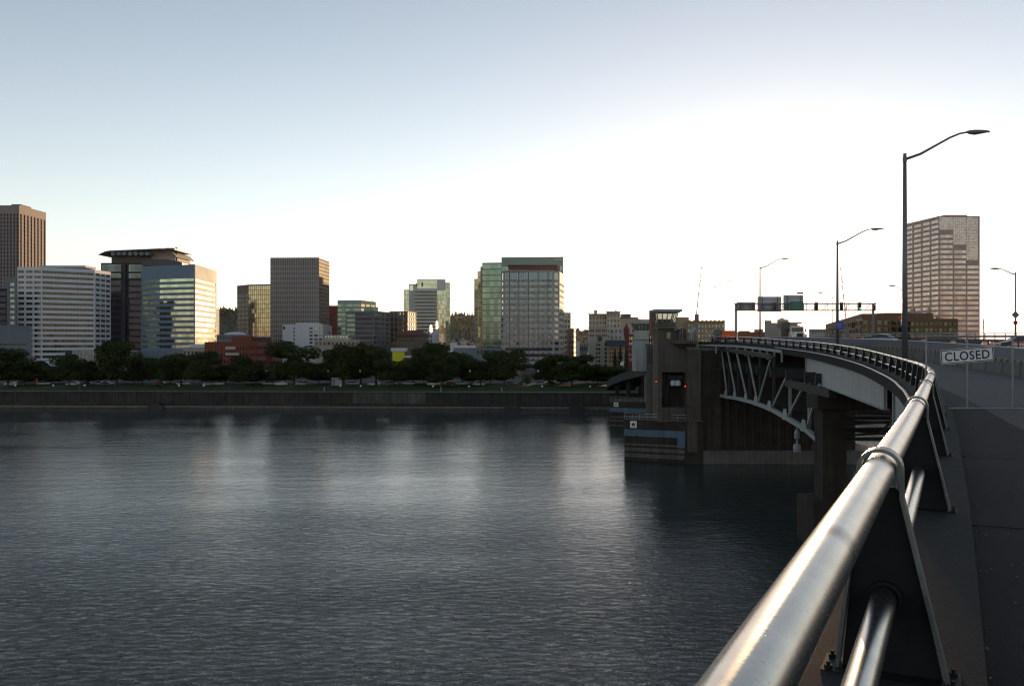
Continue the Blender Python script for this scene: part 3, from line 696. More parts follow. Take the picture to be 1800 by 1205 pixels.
b.block([(797, 432), (838, 430), (866, 430), (882, 438)], PZ(611, 430), 'w_slate', {1: dict(rows=[(PZ(622, 430), PZ(615, 430))], cols=cols(5, .5), glass='dark')}, back=12)
b.box('penthouse', 800, 836, 607, 611.5, 436, 'w_offwhite', 6)
random.seed(11)
for i, (px, py, s_, mm, tx) in enumerate([(797, 598, 9, 'w_offwhite', 'white house highest up the slope beside the notched tower'), (806, 602, 8, 'w_cream', 'cream house second from the notched tower on the slope'), (813, 596, 10, 'w_grey', 'grey house in the middle of the hillside row with the tallest gable'), (821, 601, 9, 'w_brick', 'red house with a low roof in the hillside row'), (829, 603, 8, 'w_offwhite', 'white house at the foot of the green glass tower')]):
    Y = 1150 + i * 12
    h = thing('hillside_house', tx, 'house', (PX(px, Y), Y, GZ), 'houses on the hillside gap')
    q = MB(); X = PX(px, Y); zt = PZ(py, Y); q.box(X - s_ / 2, X + s_ / 2, Y, Y + 8, GZ, zt - 3); q.build('wall', mm, h)
    q = MB(); q.extr([(X - s_ / 2 - .6, 0, zt - 3), (X + s_ / 2 + .6, 0, zt - 3), (X, 0, zt + 1.5)], (0, Y - .6, 0), (0, Y + 8.6, 0)); q.build('roof', 'w_roofdark' if i % 2 else 'w_greyroof', h, fix=True)

# --- tall green glass tower behind, with the tower of the tiled grid in front
b = Building('tall_glass_tower', 'tall green glass tower with a stepped left shoulder, behind the tiled tower', [(847.7, 642), (882, 640), (990, 636)])
z2 = PZ(461.5, 641); z3 = PZ(452, 640)
b.block([(833.6, 662), (840, 660)], PZ(489.7, 660), 'w_cream', {0: dict(rows=rows(20, PZ(491, 660), 4.2, 3.6), cols=cols(3, .2), glass='gold')}, back=15, d=.12)
b.block([(839.5, 656), (845, 654)], PZ(476.8, 655), 'w_cream', {0: dict(rows=rows(22, PZ(478, 655), 4.2, 3.6), cols=cols(2, .2), glass='gold')}, back=15, d=.12, part='shoulder_wall')
b.block([(844.6, 650), (848, 648)], PZ(468.6, 650), 'w_cream', {0: dict(rows=rows(24, PZ(470, 650), 4.2, 3.6), cols=cols(1, .2), glass='gold')}, back=15, d=.12, part='shoulder_wall')
b.block([(847.7, 642), (882, 640)], z2, 'w_greyg', {0: dict(rows=rows(17, z2 - 1.0, 4.4, 3.5), cols=[(.01, .99)], glass='green', sub=3)}, back=22, d=.2, part='side_wall')
b.block([(881.5, 640), (990, 637)], z3, 'w_greyg', {0: dict(rows=rows(4, PZ(468, 640), 4.4, 3.5), cols=[(.0, .985)], glass='green', sub=3)}, back=22, d=.2, part='upper_wall')
def text_mesh(body, size, m, name, parent, loc, rot, depth=0.01, align='CENTER', bold=0.0):
    cu = bpy.data.curves.new(name, 'FONT'); cu.body = body; cu.size = size; cu.extrude = depth; cu.align_x = align; cu.align_y = 'CENTER'; cu.offset = bold; cu.space_character = 1.12
    to = bpy.data.objects.new(name, cu); col.objects.link(to)
    dg = bpy.context.evaluated_depsgraph_get(); me = bpy.data.meshes.new_from_object(to.evaluated_get(dg))
    bpy.data.objects.remove(to)
    me.materials.clear(); me.materials.append(M[m])
    o = bpy.data.objects.new(name, me); col.objects.link(o); o.parent = parent
    o.location = Vector(loc) - wl(parent); o.rotation_euler = rot; WL[o.name] = wl(parent); return o
text_mesh('moda', 2.3, 'white_paint', 'wall_lettering', b.root, (PX(982.5, 635), 635.9, PZ(455.3, 635)), (R(90), 0, R(-1.3)), 0.08)
q = MB()
for px, hh in ((855, 455), (862, 457)): q.tube([(PX(px, 650), 650, z2 - 1), (PX(px, 650), 650, PZ(hh, 650))], .1, 5)
b = Building('tiled_tower', 'tower of blue windows in a pink grey tile grid under a red brick top floor', [(881, 508), (886, 500), (973, 498), (983, 504), (991, 530)])
zt = PZ(476, 500); pit = 3.50
rw = rows(14, PZ(495.5, 500), pit, 1.75); rb = [(PZ(661, 500), PZ(652, 500)), (PZ(648, 500), PZ(640, 500)), (PZ(634, 500), PZ(627.5, 500))]
cl = []
ed = [0.02, .115, .30, .495, .69, .885, .985]
for i in range(6):
    a, c = ed[i], ed[i + 1]; w_ = c - a
    cl += [(a + .004, c - .004)]
top = [(PZ(491.5, 500), PZ(479, 500))]
b.block([(881, 508), (886, 500), (973, 498), (983, 504), (991, 530)], zt, 'w_pinkgrey', {
    0: dict(rows=rw + top, cols=[(.15, .85)], glass='green'),
    1: dict(rows=rb + rw + top, cols=cl, glass=lambda z, c: 'blue' if z > GZ + 11 else 'dark', sub=1.25),
    2: dict(rows=rw + top, cols=[(.12, .88)], glass='teal', sub=1.2), 3: dict(rows=rw, cols=cols(4, .3), glass='bronze')}, back=20, d=.3, lat='w_pinkgrey')
q = MB()
for k in range(22):                           # white fins across the tall top windows
    f = k / 21; x = PX(886 + 87 * f, 499.2); q.box(x - .12, x + .12, 498.6 - f * 2 + .6, 499.4 - f * 2 + .6, PZ(492, 500), PZ(478.5, 500))
q.build('fin', 'w_offwhite', b.root)['kind'] = 'stuff'
q = MB()
for e in ed[1:-1]:
    x = PX(886, 500) + e * (PX(973, 498) - PX(886, 500)); q.box(x - .17, x + .17, 498.2 - e * 2 + 1.2, 499.8 - e * 2 + 1.2 + .2, GZ, PZ(478, 500))
q.build('joint', 'w_roofdark', b.root)['kind'] = 'stuff'
q = MB()
for (ra, rb_) in rw:
    for i in range(1, 6):
        e = (ed[i] + ed[i + 1]) / 2 if i < 6 else 0
        x = PX(886, 500) + e * (PX(973, 498) - PX(886, 500)); y = 500 - 2 * e - .3
        q.prism([(x - .5, y), (x, y - .45), (x + .5, y)], rb_ + .25, rb_ + .9)
q.build('ornament', 'w_brown', b.root)['kind'] = 'stuff'
b.block([(893.5, 508), (978, 506), (983, 512)], PZ(466.5, 507), 'w_brick', {0: dict(rows=[(PZ(474.8, 507), PZ(472.5, 507))], cols=cols(20, .5), glass='dark')}, back=10, z0=zt - .5, part='brick_crown')
b.box('crown_cap', 892, 979.5, 465.3, 466.8, 505.5, 'w_roofdark', 12)
b.box('cornice', 884.5, 976, 475.2, 476.6, 498, 'w_grey', 1.2)

b = Building('slim_white_block', 'slim pale block just right of the tiled tower', [(991, 680), (1003, 680)])
b.block([(991, 680), (1003, 682)], PZ(549, 680), 'w_grey', {0: dict(rows=rows(10, PZ(553, 680), 4.2, 2), cols=[(.15, .4), (.6, .85)], glass='teal')}, back=30)
b = Building('shaded_rim_block', 'thin brown block standing for a shaded strip with a sunlit edge facing the gap to the hill', [(1000, 640), (1009, 640), (1012, 668)])
b.block([(1000, 640), (1008, 640), (1011.5, 672)], PZ(577, 640), 'w_brown', {0: dict(rows=rows(6, PZ(580, 640), 4, 2), cols=cols(2, .4), glass='dark'), 1: dict(rows=rows(6, PZ(580, 640), 4, 2), cols=cols(4, .4), glass='bronze')}, back=5)  # dark block stands in for a shaded strip and its lit rim
b = Building('lit_strip_slab', 'small slab coloured white for a lit strip at street level in the gap before the cream block', [(1013, 560), (1018, 560)])
b.block([(1013, 560), (1019, 560)], PZ(599, 560), 'w_offwhite', {}, back=10)  # white wall colour stands in for a lit strip
b.block([(1019, 580), (1033, 580)], PZ(606, 580), 'w_slate', {0: dict(rows=[(PZ(616, 580), PZ(609, 580))], cols=cols(4, .4), glass='dark')}, back=10, part='low_wall')

# --- cream blocks behind the bridge towers
b = Building('cream_corniced_block', 'cream corniced block with rows of paired windows, left of the bridge towers', [(1035, 660), (1090, 655)])
zt = PZ(552, 660)
b.block([(1035, 660), (1058.5, 660), (1066, 660)], zt, 'w_cream', {0: dict(rows=rows(5, PZ(556, 660), 3.9, 2.0), cols=cols(4, .55), glass='dark'), 1: dict(rows=rows(5, PZ(556, 660), 3.9, 2.0), cols=cols(2, .3), glass='dark')}, back=20)
b.block([(1066, 656), (1090, 655)], PZ(548, 655), 'w_cream', {0: dict(rows=rows(11, PZ(552, 655), 4.0, 2.0), cols=cols(4, .55), glass='dark')}, back=20, part='right_wall')
b.box('cornice', 1033.5, 1067, 551, 552.4, 657.5, 'w_beige', 3); b.box('cornice', 1065, 1091, 547, 548.4, 652.5, 'w_beige', 3)
b.box('roof_box', 1045, 1050, 545, 552, 668, 'w_cream', 5); b.box('roof_box', 1082, 1084, 545, 548, 668, 'w_brown', 3)
b = Building('banked_window_block', 'grey cream block with banks of small windows below the cornice of the tall cream block', [(1034.6, 600), (1069, 600)])
b.block([(1034.6, 600), (1069, 600)], PZ(576, 600), 'w_sage', {0: dict(rows=rows(5, PZ(579, 600), 3.2, 1.9), cols=[c for a in (.05, .37, .68) for c in [(a, a + .07), (a + .09, a + .16), (a + .18, a + .25)]], glass='dark')}, back=20)
b.box('cornice', 1033.8, 1070, 575.2, 576.6, 598.5, 'w_cream', 2)
b = Building('sage_front_block', 'pale sage block with three columns of dark windows at the tree line', [(1036, 540), (1071, 540)])
b.block([(1036, 540), (1071, 540)], PZ(594, 540), 'w_sage', {0: dict(rows=rows(6, PZ(604, 540), 2.55, 1.5), cols=[(.32, .42), (.45, .55), (.76, .88)], glass='dark')}, back=14)
b.box('roof_box', 1051.5, 1058.5, 591, 599, 538.8, 'black', 8)
b = Building('beige_block', 'blank beige block with a brown roof hut right of the tall cream block', [(1090, 690), (1126, 690)])
b.block([(1090, 690), (1122, 690), (1126, 700)], PZ(560, 690), 'w_beige', {0: dict(rows=[(PZ(567, 690), PZ(564.5, 690))], cols=[(.84, .9)], glass='dark')}, back=20)
b.box('roof_hut', 1093.7, 1109, 551.5, 560, 700, 'w_brown', 12); b.box('roof_ledge', 1090, 1122, 557.5, 560, 695, 'w_roofdark', 10)
b = Building('pale_far_block', 'pale block with stepped parapet seen left of the near bridge tower cabin', [(1126, 780), (1146, 780)])
b.block([(1126, 780), (1136, 780), (1146, 790)], PZ(561, 780), 'w_cream', {0: dict(rows=rows(6, PZ(564, 780), 3.6, 1.9), cols=cols(4, .5), glass='teal')}, back=20)
b = Building('blue_grey_midblock', 'light blue grey block behind the brick turret building', [(1072, 600), (1116, 600)])
b.block([(1072, 606), (1116, 606)], PZ(577, 606), 'w_grey', {0: dict(rows=rows(3, PZ(579.5, 606), 4.4, 2.2), cols=cols(6, .6), glass='dark')}, back=15)
b = Building('navy_roof_hall', 'tan hall under a dark navy roof behind the conifers', [(1070, 520), (1102, 520)])
b.block([(1070, 520), (1102, 520)], PZ(608, 520), 'w_tan', {0: dict(rows=rows(4, PZ(611, 520), 2.5, 1.4), cols=cols(7, .5), glass='bronze')}, back=16)
q = MB(); X0, X1 = PX(1068.5, 518), PX(1103, 518); q.extr([(0, 518.4, PZ(608, 520) - .1), (0, 537, PZ(608, 520) - .1), (0, 531, PZ(597.5, 525)), (0, 523, PZ(597.5, 525))], (X0, 0, 0), (X1, 0, 0)); q.build('roof', 'w_navyroof', b.root, fix=True)
b = Building('brick_turret_building', 'dark red brick building with a pointed turret left of the far bridge tower', [(1098, 480), (1120, 480)])
b.block([(1098.5, 480), (1120, 480)], PZ(587, 480), 'w_darkred', {0: dict(rows=rows(5, PZ(592, 480), 3.0, 1.5), cols=[(.35, .44), (.52, .61), (.75, .84)], glass='pale')}, back=20)
q = MB(); q.lathe([(1.6, 0), (1.6, 3.2), (1.9, 3.3), (.1, 7.0)], (PX(1101, 480), 479.6, PZ(590, 480)), 10); q.build('turret', 'w_darkred', b.root)
q = MB(); X0, X1 = PX(1104, 480), PX(1114.5, 480); q.extr([(X0, 0, PZ(587, 480)), (X1, 0, PZ(587, 480)), (X1 - .6, 0, PZ(583, 480)), (X0 + .6, 0, PZ(583, 480))], (0, 479.7, 0), (0, 490, 0)); q.build('roof', 'w_grey', b.root, fix=True)
b = Building('brick_stair_block', 'red brick block with pale windows between the two bridge towers', [(1140, 470), (1160, 470)])
b.block([(1136, 470), (1165, 470)], PZ(585, 470), 'w_darkred', {0: dict(rows=rows(5, PZ(590, 470), 3.0, 1.6), cols=cols(6, .5), glass='pale')}, back=20)

# --- behind the bridge deck, right half
b = Building('ochre_cornice_block', 'ochre block with chimney and one row of windows, right of the near bridge tower', [(1211, 500), (1274, 500)])
b.block([(1208, 500), (1274, 500)], PZ(565, 500), 'w_tan', {0: dict(rows=rows(5, PZ(570.5, 500), 2.9, 1.6), cols=cols(11, .5), glass='teal')}, back=15)
b.box('cornice', 1207, 1275, 563.5, 565.4, 498.5, 'w_tan', 3); b.box('side_tower', 1193, 1211, 557, 610, 505, 'w_tan', 10); b.box('chimney', 1223, 1228.5, 552, 564, 506, 'w_brown', 3)
q = MB()
for k in range(9): q.box(PX(1212 + k * 7.4, 499), PX(1214 + k * 7.4, 499), 498.6, 501, PZ(563.4, 499), PZ(562, 499))
q.build('parapet_cap', 'w_tan', b.root)['kind'] = 'stuff'
b = Building('hazy_stepped_block', 'pale stepped block glowing in the haze behind the white truck', [(1344, 660), (1400, 660)])
for a, c, t_ in ((1344, 1356, 563), (1356, 1366, 567), (1366, 1386, 561.5), (1386, 1402, 566.5)):
    b.block([(a, 660), (c, 660)], PZ(t_, 660), 'w_beige', {}, back=15, part='wall')
q = MB(); c = Vector((PX(1376, 658), 658.5, PZ(561.2, 660))); q.extr([(c.x - 2.6, 0, c.z), (c.x, 0, c.z + 1.2), (c.x + 2.6, 0, c.z)], (0, 659.3, 0), (0, 662, 0)); q.build('gable', 'w_beige', b.root, fix=True)
b = Building('low_rust_block', 'long low rust coloured roofs under the left end of the sign gantry', [(1296, 760), (1344, 760)])
b.block([(1296, 760), (1344, 760)], PZ(583, 760), 'w_brick', {}, back=15); b.box('roof_box', 1330, 1342, 578.5, 583, 768, 'w_tan', 8); b.box('roof_box', 1302, 1318, 581, 583, 768, 'w_tan', 8)
b = Building('low_tan_block', 'low tan block right of the white truck', [(1422, 640), (1456, 640)])
b.block([(1422, 640), (1456, 640)], PZ(578, 640), 'w_beige', {0: dict(rows=[(PZ(584, 640), PZ(581, 640))], cols=cols(7, .5), glass='dark')}, back=15)
b = Building('brown_brick_block', 'long brown brick block with green windows behind the tallest lamp post', [(1452, 586), (1516, 380), (1640, 376)])
zt = PZ(551, 380)
b.block([(1452, 586), (1516, 380), (1640, 376)], zt, 'w_brownbrick', {0: dict(rows=rows(3, zt - 3.0, 3.6, 1.9), cols=cols(24, .45), glass='bronze'), 1: dict(rows=rows(3, zt - 3.0, 3.1, 1.9), cols=cols(10, .28), glass='dimgreen', sub=1.3)}, back=20)
b.box('roof_box', 1555, 1600, 549.5, 551.3, 385, 'w_brown', 8)
b = Building('low_brown_wing', 'lower brown wing with two rows of green windows at the foot of the pink tower', [(1606, 362), (1683, 360)])
b.block([(1600, 362), (1683, 360)], PZ(560, 361), 'w_brownbrick', {0: dict(rows=rows(3, PZ(566, 361), 2.55, 1.5), cols=cols(10, .26), glass='dimgreen', sub=1.2)}, back=12)
b = Building('pink_tower', 'tall pink granite tower with reflective bands, behind the tallest lamp post', [(1585, 1075), (1651, 1000), (1721, 1000)])
zt = PZ(379.7, 1000); pit = 6.0
rall = rows(26, zt - 4, pit, 3.4)
def below(y): return [r for r in rall if r[1] < PZ(y, 1000)]
def fine(y): return [(r[0] - 1.9, r[1] + .1) for r in rall if r[0] >= PZ(y, 1000)]
b.block([(1590, 1069), (1651, 1000), (1676, 1000), (1699, 1000), (1722, 1000)], zt, 'w_granite', {
    0: dict(rows=rall, cols=[(.03, .24), (.28, .49), (.53, .74), (.78, .98)], glass='pink', sub=4),
    1: dict(rows=below(406), cols=[(.06, .95)], glass='pink', sub=4), 2: dict(rows=below(432), cols=[(.05, .95)], glass='pink', sub=4), 3: dict(rows=below(459), cols=[(.05, .93)], glass='pink', sub=4)}, back=45, d=.35)
q = MB()
for (a, c, y1) in ((1651.6, 1675.5, 404), (1676, 1698.5, 430), (1699, 1719.5, 457)):
    n = 6; m_ = int((y1 - 382) / 2.6)
    for i in range(n):
        for j in range(m_):
            xa = PX(a + (c - a) * i / n, 999); xb = PX(a + (c - a) * (i + .93) / n, 999); ya = 382 + (y1 - 382) * j / m_; yb = 382 + (y1 - 382) * (j + .9) / m_
            t1 = random.uniform(-.02, .02)
            q.quad((xa, 999.35 + t1, PZ(yb, 999)), (xb, 999.35 - t1, PZ(yb, 999)), (xb, 999.35 - t1, PZ(ya, 999)), (xa, 999.35 + t1, PZ(ya, 999)), random.random())
q.build('window_grid', 'g_pink', b.root, tint=True)['kind'] = 'stuff'
b.box('roof_box', 1660, 1700, 377.5, 380, 1015, 'w_granite', 15)

# ------------------------------------------------------------------ trees on the far bank
def make_crown(seed, n=7500, conifer=False):
    rnd = random.Random(seed); mb = MB()
    blobs = []
    if conifer:
        for k in range(9):
            z = 0.12 + k * .1; blobs.append((0, 0, z, (1 - z) * .30 + .03, .07))
    else:
        for k in range(19):
            a = rnd.uniform(0, 6.28); r = rnd.uniform(0.08, .34); z = rnd.uniform(.24, .84)
            s_ = rnd.uniform(.09, .21) * (1.15 - abs(z - .55)); blobs.append((r * math.cos(a), r * math.sin(a), z, s_, s_ * .78))
        blobs.append((0, 0, .52, .24, .32)); blobs.append((0, 0, .33, .30, .18))
    for i in range(n):
        bl = blobs[rnd.randrange(len(blobs))]
        v = Vector((rnd.gauss(0, 1), rnd.gauss(0, 1), rnd.gauss(0, 1))).normalized() * (rnd.random() ** .28)
        p = Vector((bl[0] + v.x * bl[3], bl[1] + v.y * bl[3], bl[2] + v.z * bl[4]))
        s_ = rnd.uniform(.012, .026) * (0.8 if conifer else 1)
        nrm = (v + Vector((rnd.uniform(-1, 1), rnd.uniform(-1, 1), rnd.uniform(-.3, 1.2))) * .8).normalized()
        x = nrm.cross(Vector((rnd.random(), rnd.random(), rnd.random()))).normalized(); y = nrm.cross(x)
        mb.quad(tuple(p - x * s_ - y * s_ * .7), tuple(p + x * s_ - y * s_ * .5), tuple(p + x * s_ * .8 + y * s_), tuple(p - x * s_ * .7 + y * s_ * .8))
    return mb
def make_trunk(seed):
    rnd = random.Random(seed); mb = MB()
    mb.tube([(0, 0, 0), (.004, .0, .15), (.0, .006, .34), (.01, 0, .6)], [.026, .02, .017, .008], 7)
    for k in range(6):
        a = k * 1.05 + rnd.random(); z = .26 + .04 * k
        mb.tube([(0, 0, z), (math.cos(a) * .1, math.sin(a) * .1, z + .1), (math.cos(a) * .2, math.sin(a) * .2, z + .24)], [.011, .007, .003], 5)
    return mb
CR = []
for k in range(5):
    me = make_crown(20 + k).mesh('crown'); me.materials.append(M['leaf']); tr = make_trunk(40 + k).mesh('trunk'); tr.materials.append(M['bark']); CR.append((me, tr))
me = make_crown(77, 1500).mesh('crown'); me.materials.append(M['leaf_light']); CRL = (me, CR[0][1])
me = make_crown(78, 2200, True).mesh('crown'); me.materials.append(M['conifer']); CRC = (me, CR[1][1])
def tree(px, py, hw, Y, label, group='trees along the far bank', pack=None, name='broadleaf_tree', zb=GZ, k=[0]):
    k[0] += 1; me, tr = pack or CR[k[0] % 5]
    H = PZ(py, Y) - zb; W = hw / 1500 * Y * 1.22
    H *= 1.06
    t = thing(name, label, 'tree', (PX(px, Y), Y, zb), group, rz=k[0] * 1.3)
    for nm, m_ in (('crown', me), ('trunk', tr)):
        o = link_mesh(nm, m_, t)
        if nm == 'crown': o.scale = (W / .46, W / .46, H) if pack is not CRC else (W / .3, W / .3, H)
        else: o.scale = (H, H, H)
    return t
TREES = [
    (14, 612, 46, 300, 'big dark tree at the left edge of the far bank'), (62, 642, 22, 312, 'low tree filling the gap right of the big left edge tree'), (90, 637, 20, 318, 'smaller dark tree left of the pair under the white banded block'),
    (122, 620, 27, 298, 'rounded tree under the middle of the white banded block'), (154, 633, 20, 304, 'short tree between the rounded tree and the tall one below the curved roof tower'),
    (205, 598, 37, 300, 'tall full tree below the curved roof tower'), (250, 627, 24, 310, 'middling tree just right of the tall full tree'), (283, 622, 26, 302, 'tree below the left half of the striped office block'),
    (318, 619, 26, 306, 'tree below the right half of the striped office block'), (354, 616, 33, 298, 'wide tree covering the left corner of the brick hotel'), (396, 640, 24, 316, 'low tree in front of the brick hotel entrance'), (429, 624, 27, 300, 'pointed tree in front of the brick hotel'),
    (468, 638, 28, 312, 'low dark tree below the sunlit hotel walls'), (517, 596, 40, 297, 'tallest domed tree below the gridded tower'), (560, 636, 27, 314, 'low tree right of the tallest domed tree'),
    (604, 605, 33, 300, 'tree below the beige terraces'), (635, 618, 26, 318, 'tree squeezed behind the pair below the green terraced building'), (661, 594, 38, 304, 'high spreading tree below the green terraced building'), (692, 628, 30, 296, 'front tree covering the foot of the yellow pavilion'),
    (728, 628, 26, 314, 'low tree below the dark brick block'), (764, 602, 37, 306, 'high tree below the notched tower'), (778, 622, 32, 296, 'front tree right below the notched tower'), (812, 611, 32, 312, 'tree below the hillside houses'), (845, 628, 26, 304, 'tree below the left edge of the tall green glass tower'),
    (886, 613, 37, 299, 'broad tree at the left foot of the tiled tower'), (965, 628, 26, 306, 'tree at the right foot of the tiled tower'), (1005, 621, 40, 300, 'broad tree below the gap to the hill'), (1050, 636, 32, 306, 'tree below the sage block'), (1085, 642, 28, 300, 'tree beside the far bridge tower ramp'), (1118, 655, 26, 312, 'low tree half hidden by the far bridge tower')]
for (px, py, hw, Y, lb) in TREES: tree(px, py, hw, Y, lb)
for i, (px, py, lb) in enumerate([(40, 648, 'low backing tree behind the two trees nearest the left edge'), (104, 650, 'low backing tree left of the rounded tree'), (176, 645, 'low backing tree left of the tall full tree'), (235, 650, 'low backing tree right of the tall full tree'), (300, 645, 'low backing tree between the two trees below the striped office'), (380, 652, 'low backing tree before the brick hotel corner'), (452, 650, 'low backing tree below the first sunlit hotel wall'), (490, 648, 'low backing tree below the second sunlit hotel wall'), (580, 645, 'low backing tree left of the beige terraces tree'), (712, 645, 'low backing tree below the yellow pavilion'), (745, 642, 'low backing tree left of the notched tower pair'), (830, 642, 'low backing tree below the low bluish sheds'), (862, 645, 'low backing tree left of the tiled tower'), (985, 645, 'low backing tree below the slim white block'), (1032, 648, 'low backing tree below the cream blocks'), (1068, 655, 'low backing tree below the conifers')]):
    tree(px, py, 25, 322, lb, 'backing trees along the far bank')
tree(925, 656, 12, 296, 'small bright green tree by the white columns of the tiled tower', pack=CRL)
for px, py, lb in ((1081, 614, 'shortest conifer in front of the navy roofed hall'), (1090.5, 608, 'tallest conifer, in the middle of the three by the navy roofed hall'), (1101, 611, 'conifer at the corner of the brick turret building')):
    tree(px, py, 5.5, 430, lb, 'conifers by the navy roofed hall', CRC, 'conifer_tree')
tree(1468, 583, 12, 300, 'small round tree behind the bridge deck by the brown brick block', 'street trees beyond the deck', CR[2])

# ------------------------------------------------------------------ cars
def car_proto(name, label, cat='car', paint='car_white', hatch=True):
    t = thing(name, label, cat)
    st = [(-2.25, .62, .42, .62), (-2.18, .80, .30, .82), (-1.7, .88, .24, .92), (-.9, .90, .22, .95), (.6, .90, .22, .93), (1.2, .89, .24, .86), (1.8, .84, .28, .76), (2.15, .74, .34, .66), (2.25, .60, .42, .56)]
    rings = []
    for x, w_, zb, zt in st:
        zm = (zb + zt) / 2
        rings.append([(x, -w_ * .9, zb), (x, -w_, zm), (x, -w_ * .93, zt), (x, -w_ * .5, zt + .03), (x, w_ * .5, zt + .03), (x, w_ * .93, zt), (x, w_, zm), (x, w_ * .9, zb)])
    q = MB(); q.loft(rings); q.build('body', paint, t, smooth=True, fix=True)
    gs = [(-1.95, .70, .60, .95), (-1.35, .78, .56, 1.38), (-.4, .80, .60, 1.43), (.35, .80, .58, 1.36), (1.15, .74, .60, .90)]
    rings = [[(x, -w_, .86), (x, -w2, z), (x, w2, z), (x, w_, .86)] for x, w_, w2, z in gs]
    q = MB(); q.loft(rings); q.build('window', 'car_glass', t, fix=True)
    q = MB(); q.loft([[(x, -w2 - .01, z - .015), (x, -w2 + .03, z + .025), (x, w2 - .03, z + .025), (x, w2 + .01, z - .015)] for x, w_, w2, z in gs[1:4]]); q.build('roof', paint, t, fix=True)
    for x in (-1.38, 1.38):
        for s_ in (-1, 1):
            q = MB(); q.tube([(x, s_ * .70, .32), (x, s_ * .91, .32)], .32, 14); wt = q.build('wheel', 'tyre', t)
            q = MB(); q.tube([(x, s_ * .90, .32), (x, s_ * .925, .32)], .20, 10); q.build('rim', 'galv', wt)
    for s_ in (-1, 1):
        q = MB(); q.box(2.06, 2.2, s_ * .62 - .14, s_ * .62 + .14, .56, .68); q.build('headlight', 'globe', t)
        q = MB(); q.box(-2.24, -2.1, s_ * .62 - .16, s_ * .62 + .16, .66, .80); q.build('taillight', 'lens_red', t)
    return t
def paint_tree(t, m_):
    for ch in t.children:
        if ch.name.split('.')[0] in ('body', 'roof'):
            ch.data = ch.data.copy(); ch.data.materials.clear(); ch.data.materials.append(M[m_])
base = car_proto('parked_car', 'x')
LM = [(20, 'white', 'white car parked below the blank annex'), (36, 'grey', 'grey car second from the left edge, below the blank annex'), (76, 'silver', 'silver car next to the small red marker'), (128, 'white', 'white car under the rounded tree'), (155, 'blue', 'blue car under the short tree beside the rounded one'), (171, 'silver', 'silver car just left of the tall full tree'), (189, 'blue', 'dark blue car under the tall full tree'),
      (280, 'red', 'dark red car under the left half of the striped office'), (321, 'white', 'white car under the right half of the striped office'), (365, 'silver', 'silver car under the left side of the wide tree by the hotel'), (383, 'white', 'white car between the wide tree and the pointed tree'), (472, 'silver', 'silver car with glinting glass under the low dark hotel tree'), (494, 'white', 'white car left of the tallest domed tree trunk'), (530, 'silver', 'silver low car under the right side of the tallest domed tree'),
      (620, 'white', 'white car right of the pale cabin'), (657, 'white', 'white car below the high spreading tree'), (687, 'grey', 'grey car below the yellow pavilion'), (718, 'silver', 'silver car below the dark brick block'), (762, 'white', 'white car below the notched tower'), (789, 'red', 'red car below the hillside houses'), (812, 'silver', 'silver car left of the glass tower tree'), (842, 'white', 'white car below the left edge of the tall glass tower'), (898, 'grey', 'grey car left of the white columns'), (918, 'blue', 'blue car in front of the white columns'), (930, 'white', 'white car before the small bright green tree'), (948, 'silver', 'silver car right of the small bright green tree'), (970, 'black', 'black car under the tree right of the tiled tower')]
base.location = (0, 0, -50)
rnd = random.Random(5)
protos = {}
for i, (px, c, lb) in enumerate(LM):
    Y = 305 + (i % 3) * 1.6
    if c not in protos:
        t = base if not protos else copy_tree(base)
        protos[c] = t; paint_tree(t, 'car_' + c)
    else: t = copy_tree(protos[c])
    t.location = (PX(px, Y), Y, GZ + .02); t.rotation_euler = (0, 0, math.pi * (i % 2) + rnd.uniform(-.15, .15))
    props(t, lb, 'car', 'cars parked along the riverside street')

# globe lamps on the promenade
lp = thing('globe_lamp', 'x', 'lamp post')
q = MB(); q.tube([(0, 0, 0), (0, 0, 1.6)], [.07, .05], 8); q.build('post', 'steel_dark', lp)
q = MB(); q.lathe([(.05, 1.6), (.24, 1.7), (.33, 1.92), (.24, 2.15), (.05, 2.24)], n=12); q.build('globe', 'globe', lp, smooth=True)
for i, (px, lb) in enumerate([(5, 'globe lamp at the left edge of the promenade'), (75, 'globe lamp below the left side of the white banded block'), (133, 'globe lamp below the rounded tree'), (305, 'globe lamp below the right side of the striped office'), (350, 'globe lamp below the wide tree by the brick hotel'), (596, 'globe lamp just right of the pale cabin'), (632, 'globe lamp below the high spreading tree'), (761, 'globe lamp below the notched tower'), (824, 'globe lamp below the hillside houses'), (953, 'globe lamp below the right side of the tiled tower'), (1037, 'globe lamp nearest the bridge, below the sage block')]):
    t = lp if i == 0 else copy_tree(lp)
    X = PX(px, 279); t.location = (X, bankY(X) + 3.0, 5.37); props(t, lb, 'lamp post', 'globe lamps on the promenade')
# taller street lights under the trees
lp = thing('park_light', 'x', 'lamp post')
q = MB(); q.tube([(0, 0, 0), (0, 0, 5.0)], [.09, .06], 8); q.build('post', 'steel_dark', lp)
q = MB(); q.lathe([(.05, 5.0), (.3, 5.15), (.36, 5.4), (.2, 5.7), (.03, 5.8)], n=10); q.build('globe', 'globe', lp, smooth=True)
for i, (px, lb) in enumerate([(340, 'tall park light by the wide tree near the brick hotel'), (468, 'tall park light below the sunlit hotel walls'), (577, 'tall park light left of the pale cabin'), (633, 'tall park light below the green terraced building'), (826, 'tall park light left of the tall glass tower'), (946, 'tall park light by the small bright green tree')]):
    t = lp if i == 0 else copy_tree(lp); Y = 299
    t.location = (PX(px, Y), Y, GZ); props(t, lb, 'lamp post', 'tall park lights under the trees')
t = thing('site_cabin', 'pale site cabin standing under the trees left of centre', 'cabin', (PX(593, 300), 300, GZ))
q = MB(); q.box(PX(584, 300), PX(602, 300), 299, 302, GZ + .3, GZ + 2.9); q.build('wall', 'w_grey', t)
